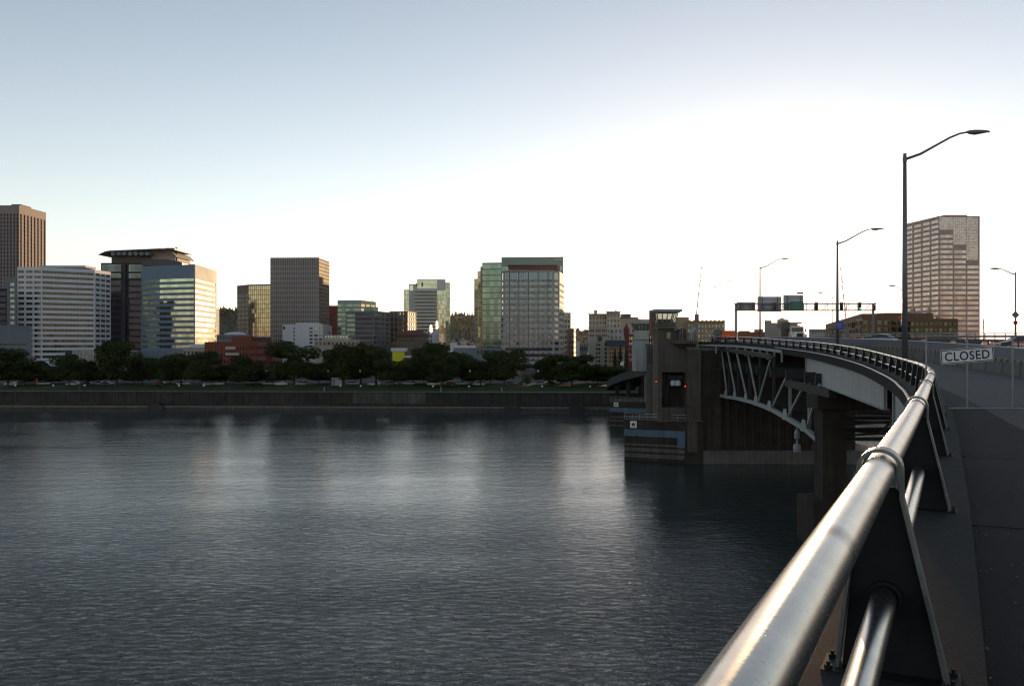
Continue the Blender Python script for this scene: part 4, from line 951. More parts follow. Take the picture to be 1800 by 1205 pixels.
q = MB(); q.box(PX(583.4, 300), PX(602.6, 300), 298.8, 302.2, GZ + 2.9, GZ + 3.05); q.build('roof', 'w_offwhite', t)
q = MB(); q.box(PX(586, 300), PX(590, 300), 298.9, 299, GZ + .4, GZ + 2.5); q.build('door', 'w_slate', t)
t = thing('red_marker', 'small red sign panel on a post under the trees at the far left', 'sign', (PX(64, 300), 300, GZ))
q = MB(); q.box(PX(63, 300), PX(66, 300), 299.9, 300.05, GZ + 1, GZ + 2.6); q.build('panel', 'red_paint', t)
q = MB(); q.tube([(PX(64.5, 300), 300.1, GZ), (PX(64.5, 300), 300.1, GZ + 2.7)], .05, 6); q.build('post', 'steel_dark', t)
t = thing('billboard_pole', 'white double sign box on a tall pole by the conifers', 'sign', (PX(1094, 400), 400, GZ))
q = MB(); q.tube([(PX(1095.5, 400), 400, GZ), (PX(1095.5, 400), 400, PZ(610, 400))], .12, 8); q.build('pole', 'galv', t)
q = MB(); q.box(PX(1090, 400), PX(1096, 400), 399.2, 399.8, PZ(642, 400), PZ(637, 400)); q.box(PX(1092, 400), PX(1097, 400), 399.1, 399.7, PZ(636.8, 400), PZ(634.5, 400)); q.build('sign_box', 'white_paint', t)

# people on the promenade
def person_mesh(stride):
    me = bpy.data.meshes.new('p'); s_ = stride
    V = [(0, 0, .95), (0, 0, 1.2), (0, 0, 1.42), (0, .02, 1.53), (0, .03, 1.66), (-.10, 0, .9), (-.11, s_ * .18, .50), (-.11, s_ * .16, .08), (-.11, s_ * .16 + .12, .04), (.10, 0, .9), (.11, -s_ * .16, .50), (.11, -s_ * .28, .09), (.11, -s_ * .18, .04),
         (-.19, 0, 1.40), (-.25, -.06 * s_, 1.14), (-.25, .08, .90), (.19, 0, 1.40), (.25, .08 * s_, 1.14), (.25, .14, .90)]
    E = [(0, 1), (1, 2), (2, 3), (3, 4), (0, 5), (5, 6), (6, 7), (7, 8), (0, 9), (9, 10), (10, 11), (11, 12), (2, 13), (13, 14), (14, 15), (2, 16), (16, 17), (17, 18)]
    rad = [.15, .14, .16, .055, .11, .095, .065, .045, .04, .095, .065, .045, .04, .065, .045, .032, .065, .045, .032]
    me.from_pydata(V, E, []); o = bpy.data.objects.new('p', me); col.objects.link(o)
    sk = o.modifiers.new('s', 'SKIN'); sub = o.modifiers.new('u', 'SUBSURF'); sub.levels = 1
    for i, v in enumerate(me.skin_vertices[0].data): v.radius = (rad[i], rad[i] * .8); v.use_root = i == 0
    dg = bpy.context.evaluated_depsgraph_get(); m2 = bpy.data.meshes.new_from_object(o.evaluated_get(dg)); bpy.data.objects.remove(o)
    return m2
for i, (px, c, st, lb) in enumerate([(125, 'w_slate', .8, 'person in dark clothes walking on the promenade below the rounded tree'), (568, 'w_white', .4, 'person in a white top standing on the promenade left of the pale cabin'), (570.5, 'w_darkblue', .3, 'person in navy standing beside the one in white'), (775, 'w_offwhite', .8, 'person in pale clothes walking below the notched tower'), (882, 'w_grey', 1.0, 'person in grey striding below the broad tree by the tiled tower')]):
    me = person_mesh(st); me.materials.append(M[c]); X = PX(px, 281)
    o = bpy.data.objects.new('person', me); col.objects.link(o); o.location = (X, bankY(X) + 4.2, 5.38); o.rotation_euler = (0, 0, 1.57 if i % 2 else -1.57)
    props(o, lb, 'person', 'people on the promenade')

# ------------------------------------------------------------------ bridge paths
RY = [-8, 3.84, 7.65, 11.4, 15.2, 19, 22.8, 26.6, 30.4, 34.2, 38, 41.8, 45.7, 49.5, 53.4, 57.3, 65, 73, 81, 91, 101, 112, 126, 140, 149, 154]
RX = [-4.5, 1.66, 3.63, 5.53, 7.45, 9.34, 11.13, 12.9, 14.55, 16.17, 17.7, 19.26, 20.75, 22.1, 23.4, 24.68, 27.0, 29.1, 30.95, 33.0, 34.7, 36.1, 37.2, 37.4, 36.0, 33.6]
ZY = [-8, 3.84, 11.4, 19, 26.6, 38, 45.7, 57.3, 73, 81, 94, 112, 140, 154]
ZZ = [20.51, 20.514, 20.506, 20.43, 20.36, 20.31, 20.31, 20.47, 20.81, 21.0, 21.27, 21.62, 22.28, 22.47]
def railX(Y): return interp(RY, RX, Y)
def railZ(Y): return interp(ZY, ZZ, Y)
YS = [-7 + .8 * i for i in range(60)] + [41 + 1.5 * i for i in range(76)]
YS = [y for y in YS if y <= 153.5]
P3 = [Vector((railX(y), y, railZ(y))) for y in YS]
def normal_at(i):
    a = P3[max(0, i - 1)]; b = P3[min(len(P3) - 1, i + 1)]; t = (b - a); t.z = 0; t.normalize(); return Vector((t.y, -t.x, 0))
NR = [normal_at(i) for i in range(len(P3))]
def off(d, dz, lo=-99, hi=999): return [p + n * d + Vector((0, 0, dz)) for p, n, y in zip(P3, NR, YS) if lo <= y <= hi]
BY = [-8, 0, 20, 44, 64, 78, 95]; BX = [9.7, 12.2, 19.2, 26.5, 32.2, 35.3, 37.6]; BZ = [19.42, 19.42, 19.35, 19.27, 19.57, 19.8, 20.05]
LY = [-8, 20, 40, 56, 64, 76, 92, 110, 135, 150]; LX = [24, 31.0, 34.6, 37.3, 38.6, 40.3, 41.6, 42.5, 43.3, 43.5]; LZ = [19.8, 19.95, 20.15, 20.44, 20.7, 21.06, 21.47, 21.8, 22.15, 22.25]
MY = [-8, 40, 85, 108, 140, 160, 190, 260, 420]; MZ = [19.0, 19.5, 20.4, 20.85, 21.2, 21.4, 21.5, 20.6, 15.0]
EY = [150, 165, 214, 290, 420]; EX = [37, 37, 37, 48, 66]
SY = [-8, 4, 15.8, 21.3, 26, 35.8, 44, 60]; SX = [-0.2, 4.66, 9.5, 11.85, 13.9, 17.75, 20.7, 26.0]

bridge = thing('river_bridge', 'steel truss and girder bridge with a curving ramp deck on concrete piers', 'bridge', (36, 100, 18))
# deck slab with fascia (closed ring swept along the left edge)
w = MB()
ring = [(-.38, -.97), (.42, -.97), (.42, -1.06), (2.2, -1.08), (2.2, -1.75), (.3, -1.95), (-.30, -1.95), (-.38, -1.2)]
w.loft([[p + n * a + Vector((0, 0, b)) for a, b in ring] for p, n in zip(P3, NR)])
w.build('edge_slab', 'curb', bridge, fix=True)
q = MB(); q.tube([p - n * .43 + Vector((0, 0, -1.17)) for p, n, y in zip(P3, NR, YS) if y < 118], .055, 6); q.build('conduit', 'galv', bridge)
q = MB()
A = off(-.46, -1.42, 112); B = off(-.46, -1.78, 112)
for i in range(len(A) - 1): q.bar((A[i] + B[i]) / 2, (A[i + 1] + B[i + 1]) / 2, .12, .36)
q.build('bracket_beam', 'steel_paint', bridge)
q = MB()
for i in range(0, len(A), 3): q.bar(A[i] + Vector((0, 0, -.3)), A[i] + Vector((0, 0, -1.6)), .22, .22)
q.build('hanger', 'steel_paint', bridge)
# walking strip, ramp road, upper carriageway, main deck
yy = [-7 + 1.5 * i for i in range(70)]; yy = [y for y in yy if y <= 94]
w = MB(); w.strip([(railX(y) + .5, y, railZ(y) - 1.065) for y in yy], [(interp(BY, BX, y), y, interp(BY, BZ, y)) for y in yy]); structure('ramp_road', w, 'road')
w = MB(); ys = [y for y in yy if y < 45]
def gz(X, y):
    a = railX(y) + .5; b_ = interp(BY, BX, y); f = (X - a) / (b_ - a); return (railZ(y) - 1.065) * (1 - f) + interp(BY, BZ, y) * f
w.strip([(railX(y) + .42, y, gz(railX(y) + .5, y) + .006) for y in ys], [(max(railX(y) + .5, interp(SY, SX, y)), y, gz(max(railX(y) + .5, interp(SY, SX, y)), y) + .006) for y in ys]); structure('sidewalk', w, 'asphalt')
fw = thing('footway_joints', 'thin dark expansion joints across the closed footway', 'joint', (6, 10, 19.4))
for y in (2.9, 7.3, 11.8, 16.2, 25.5, 31):
    a = railX(y) + .43; b_ = min(interp(SY, SX, y), a + 3.2) - .02; y_ = y - .35 * (b_ - a); n_ = 6
    q = MB()
    for k in range(n_):
        xa = a + (b_ - a) * k / n_; xb = a + (b_ - a) * (k + 1) / n_; ya = y - .4 * (xa - a); yb_ = y - .4 * (xb - a)
        za = gz(max(xa, railX(ya) + .5), ya) + .0105; zb_ = gz(max(xb, railX(yb_) + .5), yb_) + .0105
        q.quad((xa, ya - .012, za), (xb, yb_ - .012, zb_), (xb, yb_ + .012, zb_), (xa, ya + .012, za))
    q.build('joint', 'joint_tar', fw)
q = MB(); rnd = random.Random(9)
for k in range(260):
    y = 1.5 + 24 * rnd.random() ** 1.3; x = railX(y) + .45 + rnd.random() ** 2 * 2.2; s_ = rnd.uniform(.003, .010); z = gz(max(x, railX(y) + .5), y) + .006
    q.hexa([(x - s_, y - s_, z), (x + s_, y - s_ * .7, z), (x + s_ * .8, y + s_, z), (x - s_ * .9, y + s_ * .8, z), (x - s_ * .6, y - s_ * .5, z + s_), (x + s_ * .5, y - s_ * .5, z + s_ * 1.2), (x + s_ * .5, y + s_ * .5, z + s_), (x - s_ * .5, y + s_ * .5, z + s_ * .8)])
o = q.build('grit', 'ledge', None); o['kind'] = 'stuff'
w = MB(); y2 = [-7 + 2 * i for i in range(81)]; y2 = [y for y in y2 if y <= 152]
def leftX(y): return interp(BY, BX, y) + .35 if y < 93 else interp([93, 101, 152], [37.5 + .35, 35.8, 37.2], y) if y < 101 else max(railX(y) + 1.0, 35.8)
def leftZ(y): return interp(BY, BZ, y) + .42 if y < 93 else interp([93, 101, 125, 152], [20.45, 20.5, 20.95, 21.35], y)
w.strip([(leftX(y), y, leftZ(y)) for y in y2], [(interp(LY, LX, y), y, interp(LY, LZ, y)) for y in y2]); structure('carriageway', w, 'road')
w = MB(); w.strip([(interp(LY, LX, y) - .28, y, interp(LY, LZ, y) - .03) for y in y2], [(interp(LY, LX, y) + .02, y, interp(LY, LZ, y) + .012) for y in y2])
structure('edge_line', w, 'white_line')
w = MB()
w.strip([(interp(LY, LX, y) + .02, y, interp(LY, LZ, y) + .012) for y in y2], [(interp(LY, LX, y) + .02, y, interp(MY, MZ, y) - .5) for y in y2])
structure('step_wall', w, 'concrete')
w = MB(); y3 = [-7 + 4 * i for i in range(40)] + [152 + 6 * i for i in range(46)]
def mainL(y): return interp(LY, LX, y) + .02 if y < 150 else interp(EY, EX, y)
w.strip([(mainL(y), y, interp(MY, MZ, y)) for y in y3], [(interp([-8, 105, 165, 214, 290, 420], [56, 63, 66, 68, 78, 95], y), y, interp(MY, MZ, y)) for y in y3])
structure('main_deck', w, 'road')
def under(mb, lf, rf, ys_, z):
    a = [(lf(y), y, z(y)) for y in ys_]; b_ = [(rf(y), y, z(y)) for y in ys_]; mb.strip(b_, a)
w = MB(); ya = [-7 + 3 * i for i in range(54)]
under(w, lambda y: railX(min(y, 153)) + 1.6, lambda y: interp([-8, 105, 165], [56, 63, 66], y), [y for y in ya if y < 152], lambda y: min(railZ(min(y, 153)) - 1.8, interp(MY, MZ, y) - .8))
w.build('soffit', 'concrete', bridge)
w = MB(); yb = [152 + 6 * i for i in range(46)]
w.loft([[(interp(EY, EX, y), y, interp(MY, MZ, y) - .05), (interp(EY, EX, y), y, interp(MY, MZ, y) - 2.2), (interp([152, 420], [66, 95], y), y, interp(MY, MZ, y) - 2.2), (interp([152, 420], [66, 95], y), y, interp(MY, MZ, y) - .05)] for y in yb])
w.build('far_span', 'steel_dark', bridge, fix=True)
# curb between strip and asphalt: shallow gutter joint
# barrier with a scalloped rusty top flange
bar_ = thing('ramp_barrier', 'concrete barrier between the closed footway and the carriageway, with a scalloped top edge', 'barrier', (30, 50, 19.3))
yy2 = [-7 + 1.5 * i for i in range(69)]; yy2 = [y for y in yy2 if y <= 95]
def barh(y): return interp([-8, 44, 64, 78, 95], [.8, .82, .92, .9, .82], y)
w = MB(); w.loft([[(interp(BY, BX, y) - .05, y, interp(BY, BZ, y) - .3), (interp(BY, BX, y) + .10, y, interp(BY, BZ, y) + barh(y)), (interp(BY, BX, y) + .32, y, interp(BY, BZ, y) + barh(y)), (interp(BY, BX, y) + .5, y, interp(BY, BZ, y) - .3)] for y in yy2])
w.build('wall', 'concrete', bar_, fix=True)
q = MB(); y = 8.0
while y < 94:
    x = interp(BY, BX, y); z = interp(BY, BZ, y) + barh(y); t = Vector((interp(BY, BX, y + .5) - x, .5, 0)).normalized(); n = Vector((t.y, -t.x, 0)); L = 1.05
    c = Vector((x + .07, y, z)); a = c - t * L / 2; b_ = c + t * L / 2
    q.extr([tuple(a + Vector((0, 0, .05))), tuple(b_ + Vector((0, 0, .05))), tuple(b_ - t * .15 + Vector((0, 0, -.06))), tuple(c + Vector((0, 0, -.26))), tuple(a + t * .15 + Vector((0, 0, -.06)))], tuple(-n * .02), tuple(n * .05)); y += 1.25
q.build('scallop', 'w_bronze', bar_, fix=True)['kind'] = 'stuff'
q = MB(); y = 10
while y < 90:
    x = interp(BY, BX, y); z = interp(BY, BZ, y); q.hexa([(x - .055, y, z - .1), (x - .0, y - .03, z - .1), (x - .0, y + .03, z - .1), (x - .055, y + .06, z - .1), (x + .085, y, z + barh(y) - .02), (x + .13, y - .03, z + barh(y) - .02), (x + .13, y + .03, z + barh(y) - .02), (x + .085, y + .06, z + barh(y) - .02)]); y += 3.5
q.build('joint', 'steel_dark', bar_)['kind'] = 'stuff'

# girders
def girder(ya_, yb_, o0, o1, zt0, zt1, zb0, zb1, parent):
    a = Vector((railX(ya_) + o0, ya_, 0)); b_ = Vector((railX(yb_) + o1, yb_, 0)); d = (b_ - a).normalized(); n = Vector((d.y, -d.x, 0))
    if n.x < 0: n = -n
    def pt(f, u, top): p = a.lerp(b_, f); z = (zt0 * (1 - f) + zt1 * f) if top else (zb0 * (1 - f) + zb1 * f); return p + n * u + Vector((0, 0, z))
    w = MB(); w.hexa([pt(0, 0, 0), pt(0, .05, 0), pt(1, .05, 0), pt(1, 0, 0), pt(0, 0, 1), pt(0, .05, 1), pt(1, .05, 1), pt(1, 0, 1)])
    g = w.build('girder', 'girder_paint', parent, fix=True)
    w = MB()
    for top in (0, 1):
        e = Vector((0, 0, .04)); w.hexa([pt(0, -.22, top) - e, pt(0, .25, top) - e, pt(1, .25, top) - e, pt(1, -.22, top) - e, pt(0, -.22, top) + e, pt(0, .25, top) + e, pt(1, .25, top) + e, pt(1, -.22, top) + e])
    w.build('flange', 'steel_paint', g, fix=True)
    w = MB(); k = max(2, int((b_ - a).length / 2.4))
    for i in range(1, k): p0 = pt(i / k, .15, 0); p1 = pt(i / k, .15, 1); w.bar(p0, p1, .02, .2)
    for f in (0.004, .996): p0 = pt(f, -.08, 0); p1 = pt(f, -.08, 1); w.bar(p0, p1, .16, .16)
    w.build('stiffener', 'steel_paint', g, fix=True)
    return g
girder(104, 59.5, .75, .75, 19.4, 18.5, 16.75, 16.45, bridge)
girder(57, 36, 1.0, .9, 18.5, 18.25, 15.7, 15.3, bridge)
girder(35, 6, .9, .9, 18.3, 18.35, 15.4, 15.6, bridge)
# truss
TYS = [150.8, 144.9, 136.9, 127.9, 120.8, 112.4, 104, 95.5, 91.2]; TZB = [11.95, 12.1, 12.4, 12.56, 12.6, 12.5, 12.05, 11.5, 10.9]
def tX(Y): return .0733 * Y + 25.93
def tTop(Y): return interp([85, 104, 150], [16.6, 17.2, 20.2] if Y < 105 else [18.7, 19.2, 20.2], Y)
def truss(dx, m_):
    tr = MB(); bot = [Vector((tX(y) + dx, y, z)) for y, z in zip(TYS, TZB)]
    parts = []
    def mem(nm, a, b_, w_, h_, mm=m_):
        q = MB(); q.bar(a, b_, w_, h_); parts.append(q.build(nm, mm, bridge))
    for i in range(len(bot) - 1): mem('bottom_chord', bot[i], bot[i + 1], .5, .5)
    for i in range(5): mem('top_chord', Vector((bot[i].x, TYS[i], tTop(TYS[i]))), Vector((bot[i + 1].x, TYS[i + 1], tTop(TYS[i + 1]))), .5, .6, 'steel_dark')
    for i in range(1, 8):
        t = Vector((bot[i].x, TYS[i], tTop(TYS[i])))
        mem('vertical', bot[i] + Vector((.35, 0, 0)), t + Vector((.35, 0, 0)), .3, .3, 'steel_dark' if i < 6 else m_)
    for i in range(1, 5): mem('diagonal', Vector((bot[i - 1].x, TYS[i - 1], tTop(TYS[i - 1]))), bot[i], .2, .26)
    for i in range(4, 8): mem('diagonal', Vector((bot[i + 1].x, TYS[i + 1] if i < 7 else 90.5, tTop(TYS[i + 1]))), bot[i], .2, .28)
    for i in range(1, 8):
        q = MB(); q.extr([bot[i] + Vector((-.32, -1.1, -.25)), bot[i] + Vector((-.32, 1.1, -.25)), bot[i] + Vector((-.32, .5, 1.1)), bot[i] + Vector((-.32, -.5, 1.1))], (0, 0, 0), (.04, 0, 0)); parts.append(q.build('gusset', m_, bridge, fix=True))
    return bot
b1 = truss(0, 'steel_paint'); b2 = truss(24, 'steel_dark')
for i in range(len(b1)):
    q = MB(); q.bar(b1[i], b2[i], .3, .4); q.build('lateral_strut', 'steel_dark', bridge)
    if i < len(b1) - 1:
        q = MB(); q.bar(b1[i], b2[i + 1], .2, .25); q.bar(b2[i] + Vector((0, 0, .26)), b1[i + 1] + Vector((0, 0, .26)), .2, .25); q.build('lateral_brace', 'steel_dark', bridge)
    z = 17.3
    q = MB(); q.bar(Vector((tX(TYS[i]) - .2, TYS[i], z)), Vector((tX(TYS[i]) + 25, TYS[i], z)), .35, 1.2); q.build('floor_beam', 'steel_dark', bridge)
for i, y in enumerate(range(20, 90, 9)):
    x = railX(y) + 1.2; q = MB(); q.bar(Vector((x, y, 17.2)), Vector((x + 24, y + 6, 17.6)), .35, 1.5); q.build('floor_beam', 'steel_dark', bridge)
q = MB()
for k in range(6):                            # crossed sway frames seen through the gap
    y = 76 - k * 5; x = railX(y) + 3
    q.bar((x, y, 16.6), (x + 9, y + 10, 13.2), .16); q.bar((x, y, 13.2), (x + 9, y + 10, 16.6), .16); q.bar((x, y, 13.1), (x + 14, y + 14, 13.1), .2)
q.build('sway_frame', 'steel_dark', bridge)
q = MB(); q.hexa([(tX(104) - .3, 104, 15.9), (tX(104) + .5, 104, 15.9), (tX(86) + .5, 86, 15.6), (tX(86) - .3, 86, 15.6), (tX(104) - .3, 104, 16.65), (tX(104) + .5, 104, 16.65), (tX(86) + .5, 86, 16.5), (tX(86) - .3, 86, 16.5)]); q.build('cap_beam', 'steel_dark', bridge)
q = MB(); q.box(31.6, 60, 88.2, 91.6, 14.3, 15.7); q.build('cap_beam', 'pier_concrete', bridge)
for dx in (0, 11, 22):
    q = MB(); q.box(32.4 + dx, 34.9 + dx, 89, 91.5, 4.8, 14.4); q.build('column', 'pier_concrete', bridge)
    q = MB(); q.box(31.0 + dx, 35.3 + dx, 88, 93, -2, 4.9); q.build('column_base', 'pier_concrete', bridge, bevel=.12)
q = MB(); q.box(26.6, 28.4, 58, 60, -2, 17); q.build('column', 'pier_concrete', bridge)

# ---------------------------------------------------- bascule piers and operator towers
def pier(X0, Yf, zt, px_corner, label, s_):
    t = thing('bascule_pier', label, 'pier', (X0 + 12 * s_, Yf + 6, 0), 'concrete piers in the river')
    xc = X0 + 10.2 * s_; xe = X0 + 45 * s_
    nose = [(X0, Yf), (xc, Yf - 4.2 * s_), (xc + 3.2, Yf - 4.35 * s_), (xc + 3.2, Yf + 16), (xc, Yf + 16), (X0 + 2, Yf + 8)]
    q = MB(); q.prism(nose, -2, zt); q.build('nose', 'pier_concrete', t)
    q = MB(); q.prism([(xc + 3.15, Yf - 4.9 * s_), (xe, Yf - 5.2 * s_), (xe, Yf + 17), (xc + 3.15, Yf + 17)], -2, 2.3); q.build('plinth', 'concrete', t)
    a = Vector((X0, Yf, 0)); b_ = Vector((xc, Yf - 4.2 * s_, 0)); d = (b_ - a).normalized(); n = Vector((d.y, -d.x, 0))
    def pl(nm, u0, u1, z0, z1, th, m_):
        p = a + d * u0; r = a + d * u1; q = MB(); e = n * th
        q.hexa([p + e + Vector((0, 0, z0)), r + e + Vector((0, 0, z0)), r + Vector((0, 0, z0)), p + Vector((0, 0, z0)), p + e + Vector((0, 0, z1)), r + e + Vector((0, 0, z1)), r + Vector((0, 0, z1)), p + Vector((0, 0, z1))])
        return q.build(nm, m_, t)
    L = (b_ - a).length; hb = zt * .77
    nb = 8; rnd = random.Random(int(X0))
    for i in range(nb): pl('fender_plank', rnd.uniform(0, .1), L - rnd.uniform(0, .2), .35 + i * hb * .43 / nb * 1.15, .35 + i * hb * .43 / nb * 1.15 + hb * .055 * (.8 + .4 * rnd.random()), rnd.uniform(.05, .16), rnd.choice(['pier_concrete', 'concrete', 'wall_stone', 'concrete']))
    pl('blue_fender', -.02, L + .02, zt * .60, zt * .765, .28, 'blue_paint'); pl('blue_fender', L * .88, L + .02, zt * .36, zt * .60, .28, 'blue_paint')
    sg = pl('marker_board', L * .10, L * .21, zt * .80, zt * .97, .12, 'sign_white')
    c = a + d * L * .155 + n * .135 + Vector((0, 0, zt * .885)); q = MB(); pts = []
    for k in range(10):
        rr = zt * (.062 if k % 2 == 0 else .028); an = math.pi / 2 + k * math.pi / 5; pts.append(tuple(c + d * rr * math.cos(an) + Vector((0, 0, rr * math.sin(an)))))
    q.poly(pts); q.poly([tuple(c + d * u + Vector((0, 0, z))) for u, z in ((-.45, -.55), (.45, -.55), (.45, -.48), (-.45, -.48))]); q.build('emblem', 'black', sg)
    pl('cap', -.1, L + .1, zt, zt + .14, .2, 'ledge')
    q = MB(); q.box(xc, xc + 3.1, Yf - 4.55 * s_, Yf - 4.3 * s_, zt, zt + .14); q.build('cap', 'ledge', t)
    q = MB()
    for k in range(9):
        p = a + d * (L * k / 8) + n * -.3; q.bar(p + Vector((0, 0, zt)), p + Vector((0, 0, zt + 1.1)), .05)
    for z in (.55, 1.1): q.bar(a - n * .3 + Vector((0, 0, zt + z)), b_ - n * .3 + Vector((0, 0, zt + z)), .05); q.bar(b_ - n * .3 + Vector((0, 0, zt + z)), b_ + Vector((3, .3, zt + z)), .05)
    q.build('handrail', 'galv', t)
    return t
t = pier(20.4, 155, 7.4, 1205, 'nearer river pier with a blue fender band and a pale marker board', 1.0)
q = MB(); q.box(37.2, 61, 151.6, 170, 2.3, 19.2); q.build('wall', 'pier_concrete', t)
q = MB()
for k in range(12): q.box(38 + k * 1.5, 38.6 + k * 1.5, 151.35, 151.6, 2.3, 12)
q.build('wall_rib', 'pier_concrete', t)
q = MB(); q.box(31.0, 33.4, 150.7, 158, 2.0, 20.1); q.build('pilaster', 'tower_concrete', t)
q = MB(); q.box(33.41, 37.2, 151.2, 160, 2.0, 19.9); q.build('pilaster', 'pier_concrete', t)  # same concrete, darker here to paint the shade on the recessed pilaster
t2 = pier(24.9, 217, 6.5, 0, 'farther river pier, partly hidden behind the nearer pier', .95)
q = MB(); q.box(37, 58, 213.6, 232, 2.3, 19); q.build('wall', 'pier_concrete', t2)
q = MB(); q.box(PX(1137, 211.5), PX(1152, 211.5), 211.5, 216, 2, 21); q.build('pilaster', 'concrete', t2)

def cabin(t, x0, x1, y0, y1, zb, zg0, zg1, zr, flare, rx0, rx1, rth, roofm, sillm):
    q = MB(); q.box(x0, x1, y0, y1, zb, zg0); q.build('sill_wall', sillm, t)
    q = MB(); q.box(x0 - .35, x1 + .35, y0 - .35, y1 + .35, zb - .18, zb); q.build('ledge', 'concrete', t)
    lo = [(x0, y0), (x1, y0), (x1, y1), (x0, y1)]; hi = [(x0 - flare, y0 - flare), (x1 + flare, y0 - flare), (x1 + flare, y1 + flare), (x0 - flare, y1 + flare)]
    for i in range(4):
        j = (i + 1) % 4; a, b_, c, d = Vector((*lo[i], zg0)), Vector((*lo[j], zg0)), Vector((*hi[j], zg1)), Vector((*hi[i], zg1))
        n = 4 if i % 2 == 0 else 3
        for k in range(n):
            f0, f1 = (k + .04) / n, (k + .96) / n
            q = MB(); q.quad(tuple(a.lerp(b_, f0)), tuple(a.lerp(b_, f1)), tuple(d.lerp(c, f1)), tuple(d.lerp(c, f0)), random.random()); q.build('window', M['cabin_glass'], t, tint=False)
        q = MB()
        for k in range(n + 1): f = k / n; q.bar(a.lerp(b_, f), d.lerp(c, f), .12)
        q.build('window_frame', 'w_sage', t)
    q = MB(); q.box(rx0, rx1, y0 - flare - .5, y1 + flare + .5, zr, zr + rth); q.build('roof', roofm, t)
    q = MB(); q.box(rx0 + .3, rx1 - .3, y0 - flare - .2, y1 + flare + .2, zg1, zr); q.build('eave', 'w_greyroof', t)
    q = MB(); q.box(x0 + .3, x1 - .3, y0 + .4, y1 - .4, zg0 - .1, zg0 + .55); q.build('console', 'w_cream', t)
m = bpy.data.materials.new('cabin_glass'); m.use_nodes = True; nt = m.node_tree; nt.nodes.clear()
o_ = nd(nt, 'ShaderNodeOutputMaterial'); mx_ = nd(nt, 'ShaderNodeMixShader'); tr_ = nd(nt, 'ShaderNodeBsdfTransparent'); gl_ = nd(nt, 'ShaderNodeBsdfGlossy')
tr_.inputs['Color'].default_value = (.62, .68, .64, 1); gl_.inputs['Roughness'].default_value = .04; gl_.inputs['Color'].default_value = (.8, .85, .82, 1); mx_.inputs[0].default_value = .3
nt.links.new(tr_.outputs[0], mx_.inputs[1]); nt.links.new(gl_.outputs[0], mx_.inputs[2]); nt.links.new(mx_.outputs[0], o_.inputs['Surface']); M['cabin_glass'] = m

tw = thing('operator_tower', 'nearer operator tower with outward leaning cabin windows under a flat roof', 'tower', (28.5, 155, 7.4), 'bridge operator towers')
YF = 152.0
def bx(nm, px0, px1, py0, py1, m_, dep=6, Y=YF, par=None, dy=0, bevel=0):
    q = MB(); q.box(PX(px0, Y), PX(px1, Y), Y + dy, Y + dy + dep, PZ(py1, Y), PZ(py0, Y)); return q.build(nm, m_, par or tw, bevel=bevel)
bx('shaft', 1157, 1206, 578, 654, 'tower_concrete'); bx('jamb', 1157, 1163.5, 654, 742, 'tower_concrete'); bx('back_wall', 1163.5, 1206, 654, 742, 'pier_concrete', 3, dy=3)  # back wall in darker concrete, painting the gloom of the recess
bx('lower_wall', 1163.5, 1206, 716, 742, 'tower_concrete', 2.9)
bx('door_frame', 1164, 1176, 656, 700, 'black', .2, dy=2.7)
mach = bx('machinery', 1178, 1204, 660, 668, 'steel_dark', 1, dy=1.5)
for a in (1185.5, 1194.5):
    q = MB(); q.lathe([(.45, 0), (.5, .15), (.5, .75), (.3, .95)], (PX(a, YF), YF + 1.4, PZ(678, YF)), 12); q.build('drum', 'w_white', mach)
q = MB(); q.bar((PX(1178, YF), YF + 1, PZ(656, YF)), (PX(1172, YF), YF + 1, PZ(712, YF)), .2); q.bar((PX(1204, YF), YF + 1, PZ(680, YF)), (PX(1204, YF), YF + 1, PZ(716, YF)), .25); q.build('machinery_post', 'steel_dark', mach)
cabin(tw, PX(1157.5, YF), PX(1187, YF), YF - .2, YF + 4.5, PZ(575.5, YF), PZ(566, YF), PZ(549.2, YF), PZ(547.6, YF), .42, PZ(0, 0) * 0 + PX(1149.5, YF), PX(1197.5, YF), .42, 'pale_concrete', 'tower_concrete')
bx('side_shaft', 1145.5, 1153, 544.5, 590, 'w_brick', 3, Y=160)  # brick coloured upright behind the left side of the cabin
q = MB(); q.extr([(PX(1183, YF), YF, PZ(579, YF)), (PX(1199, YF), YF, PZ(574.4, YF)), (PX(1218, YF), YF, PZ(572.4, YF)), (PX(1218, YF), YF, PZ(574.4, YF)), (PX(1199, YF), YF, PZ(576.4, YF)), (PX(1183, YF), YF, PZ(581, YF))], (0, -1.6, 0), (0, 3, 0)); q.build('awning', 'w_greyroof', tw, fix=True)
bx('window', 1172, 1178.5, 584.5, 595, 'g_green', .06, dy=-.06)
bx('balcony', 1181, 1222, 598, 604, 'tower_concrete', 4, dy=-2.2); bx('balcony_beam', 1192, 1220, 604, 610, 'pier_concrete', 2, dy=-1.5)
q = MB()
for k in range(12): X = PX(1182 + k * 3.5, YF - 2.1); q.bar((X, YF - 2.1, PZ(598, YF)), (X, YF - 2.1, PZ(586.5, YF)), .05)
for yy_ in (586.5, 590.5, 594.5): q.bar((PX(1182, YF), YF - 2.1, PZ(yy_, YF)), (PX(1221, YF), YF - 2.1, PZ(yy_, YF)), .05)
q.tube([(PX(1186, YF) + 1.2 * (1 - math.cos(a * .314)) / 2 * 1.2, YF - 2.0, PZ(594, YF) + 1.1 * math.sin(a * .314)) for a in range(11)], .04, 5)
q.build('balcony_rail', 'steel_dark', tw)
for a in (1193, 1197): bx('awning_post', a, a + 1.2, 578, 598, 'w_cream', .12, dy=-1)
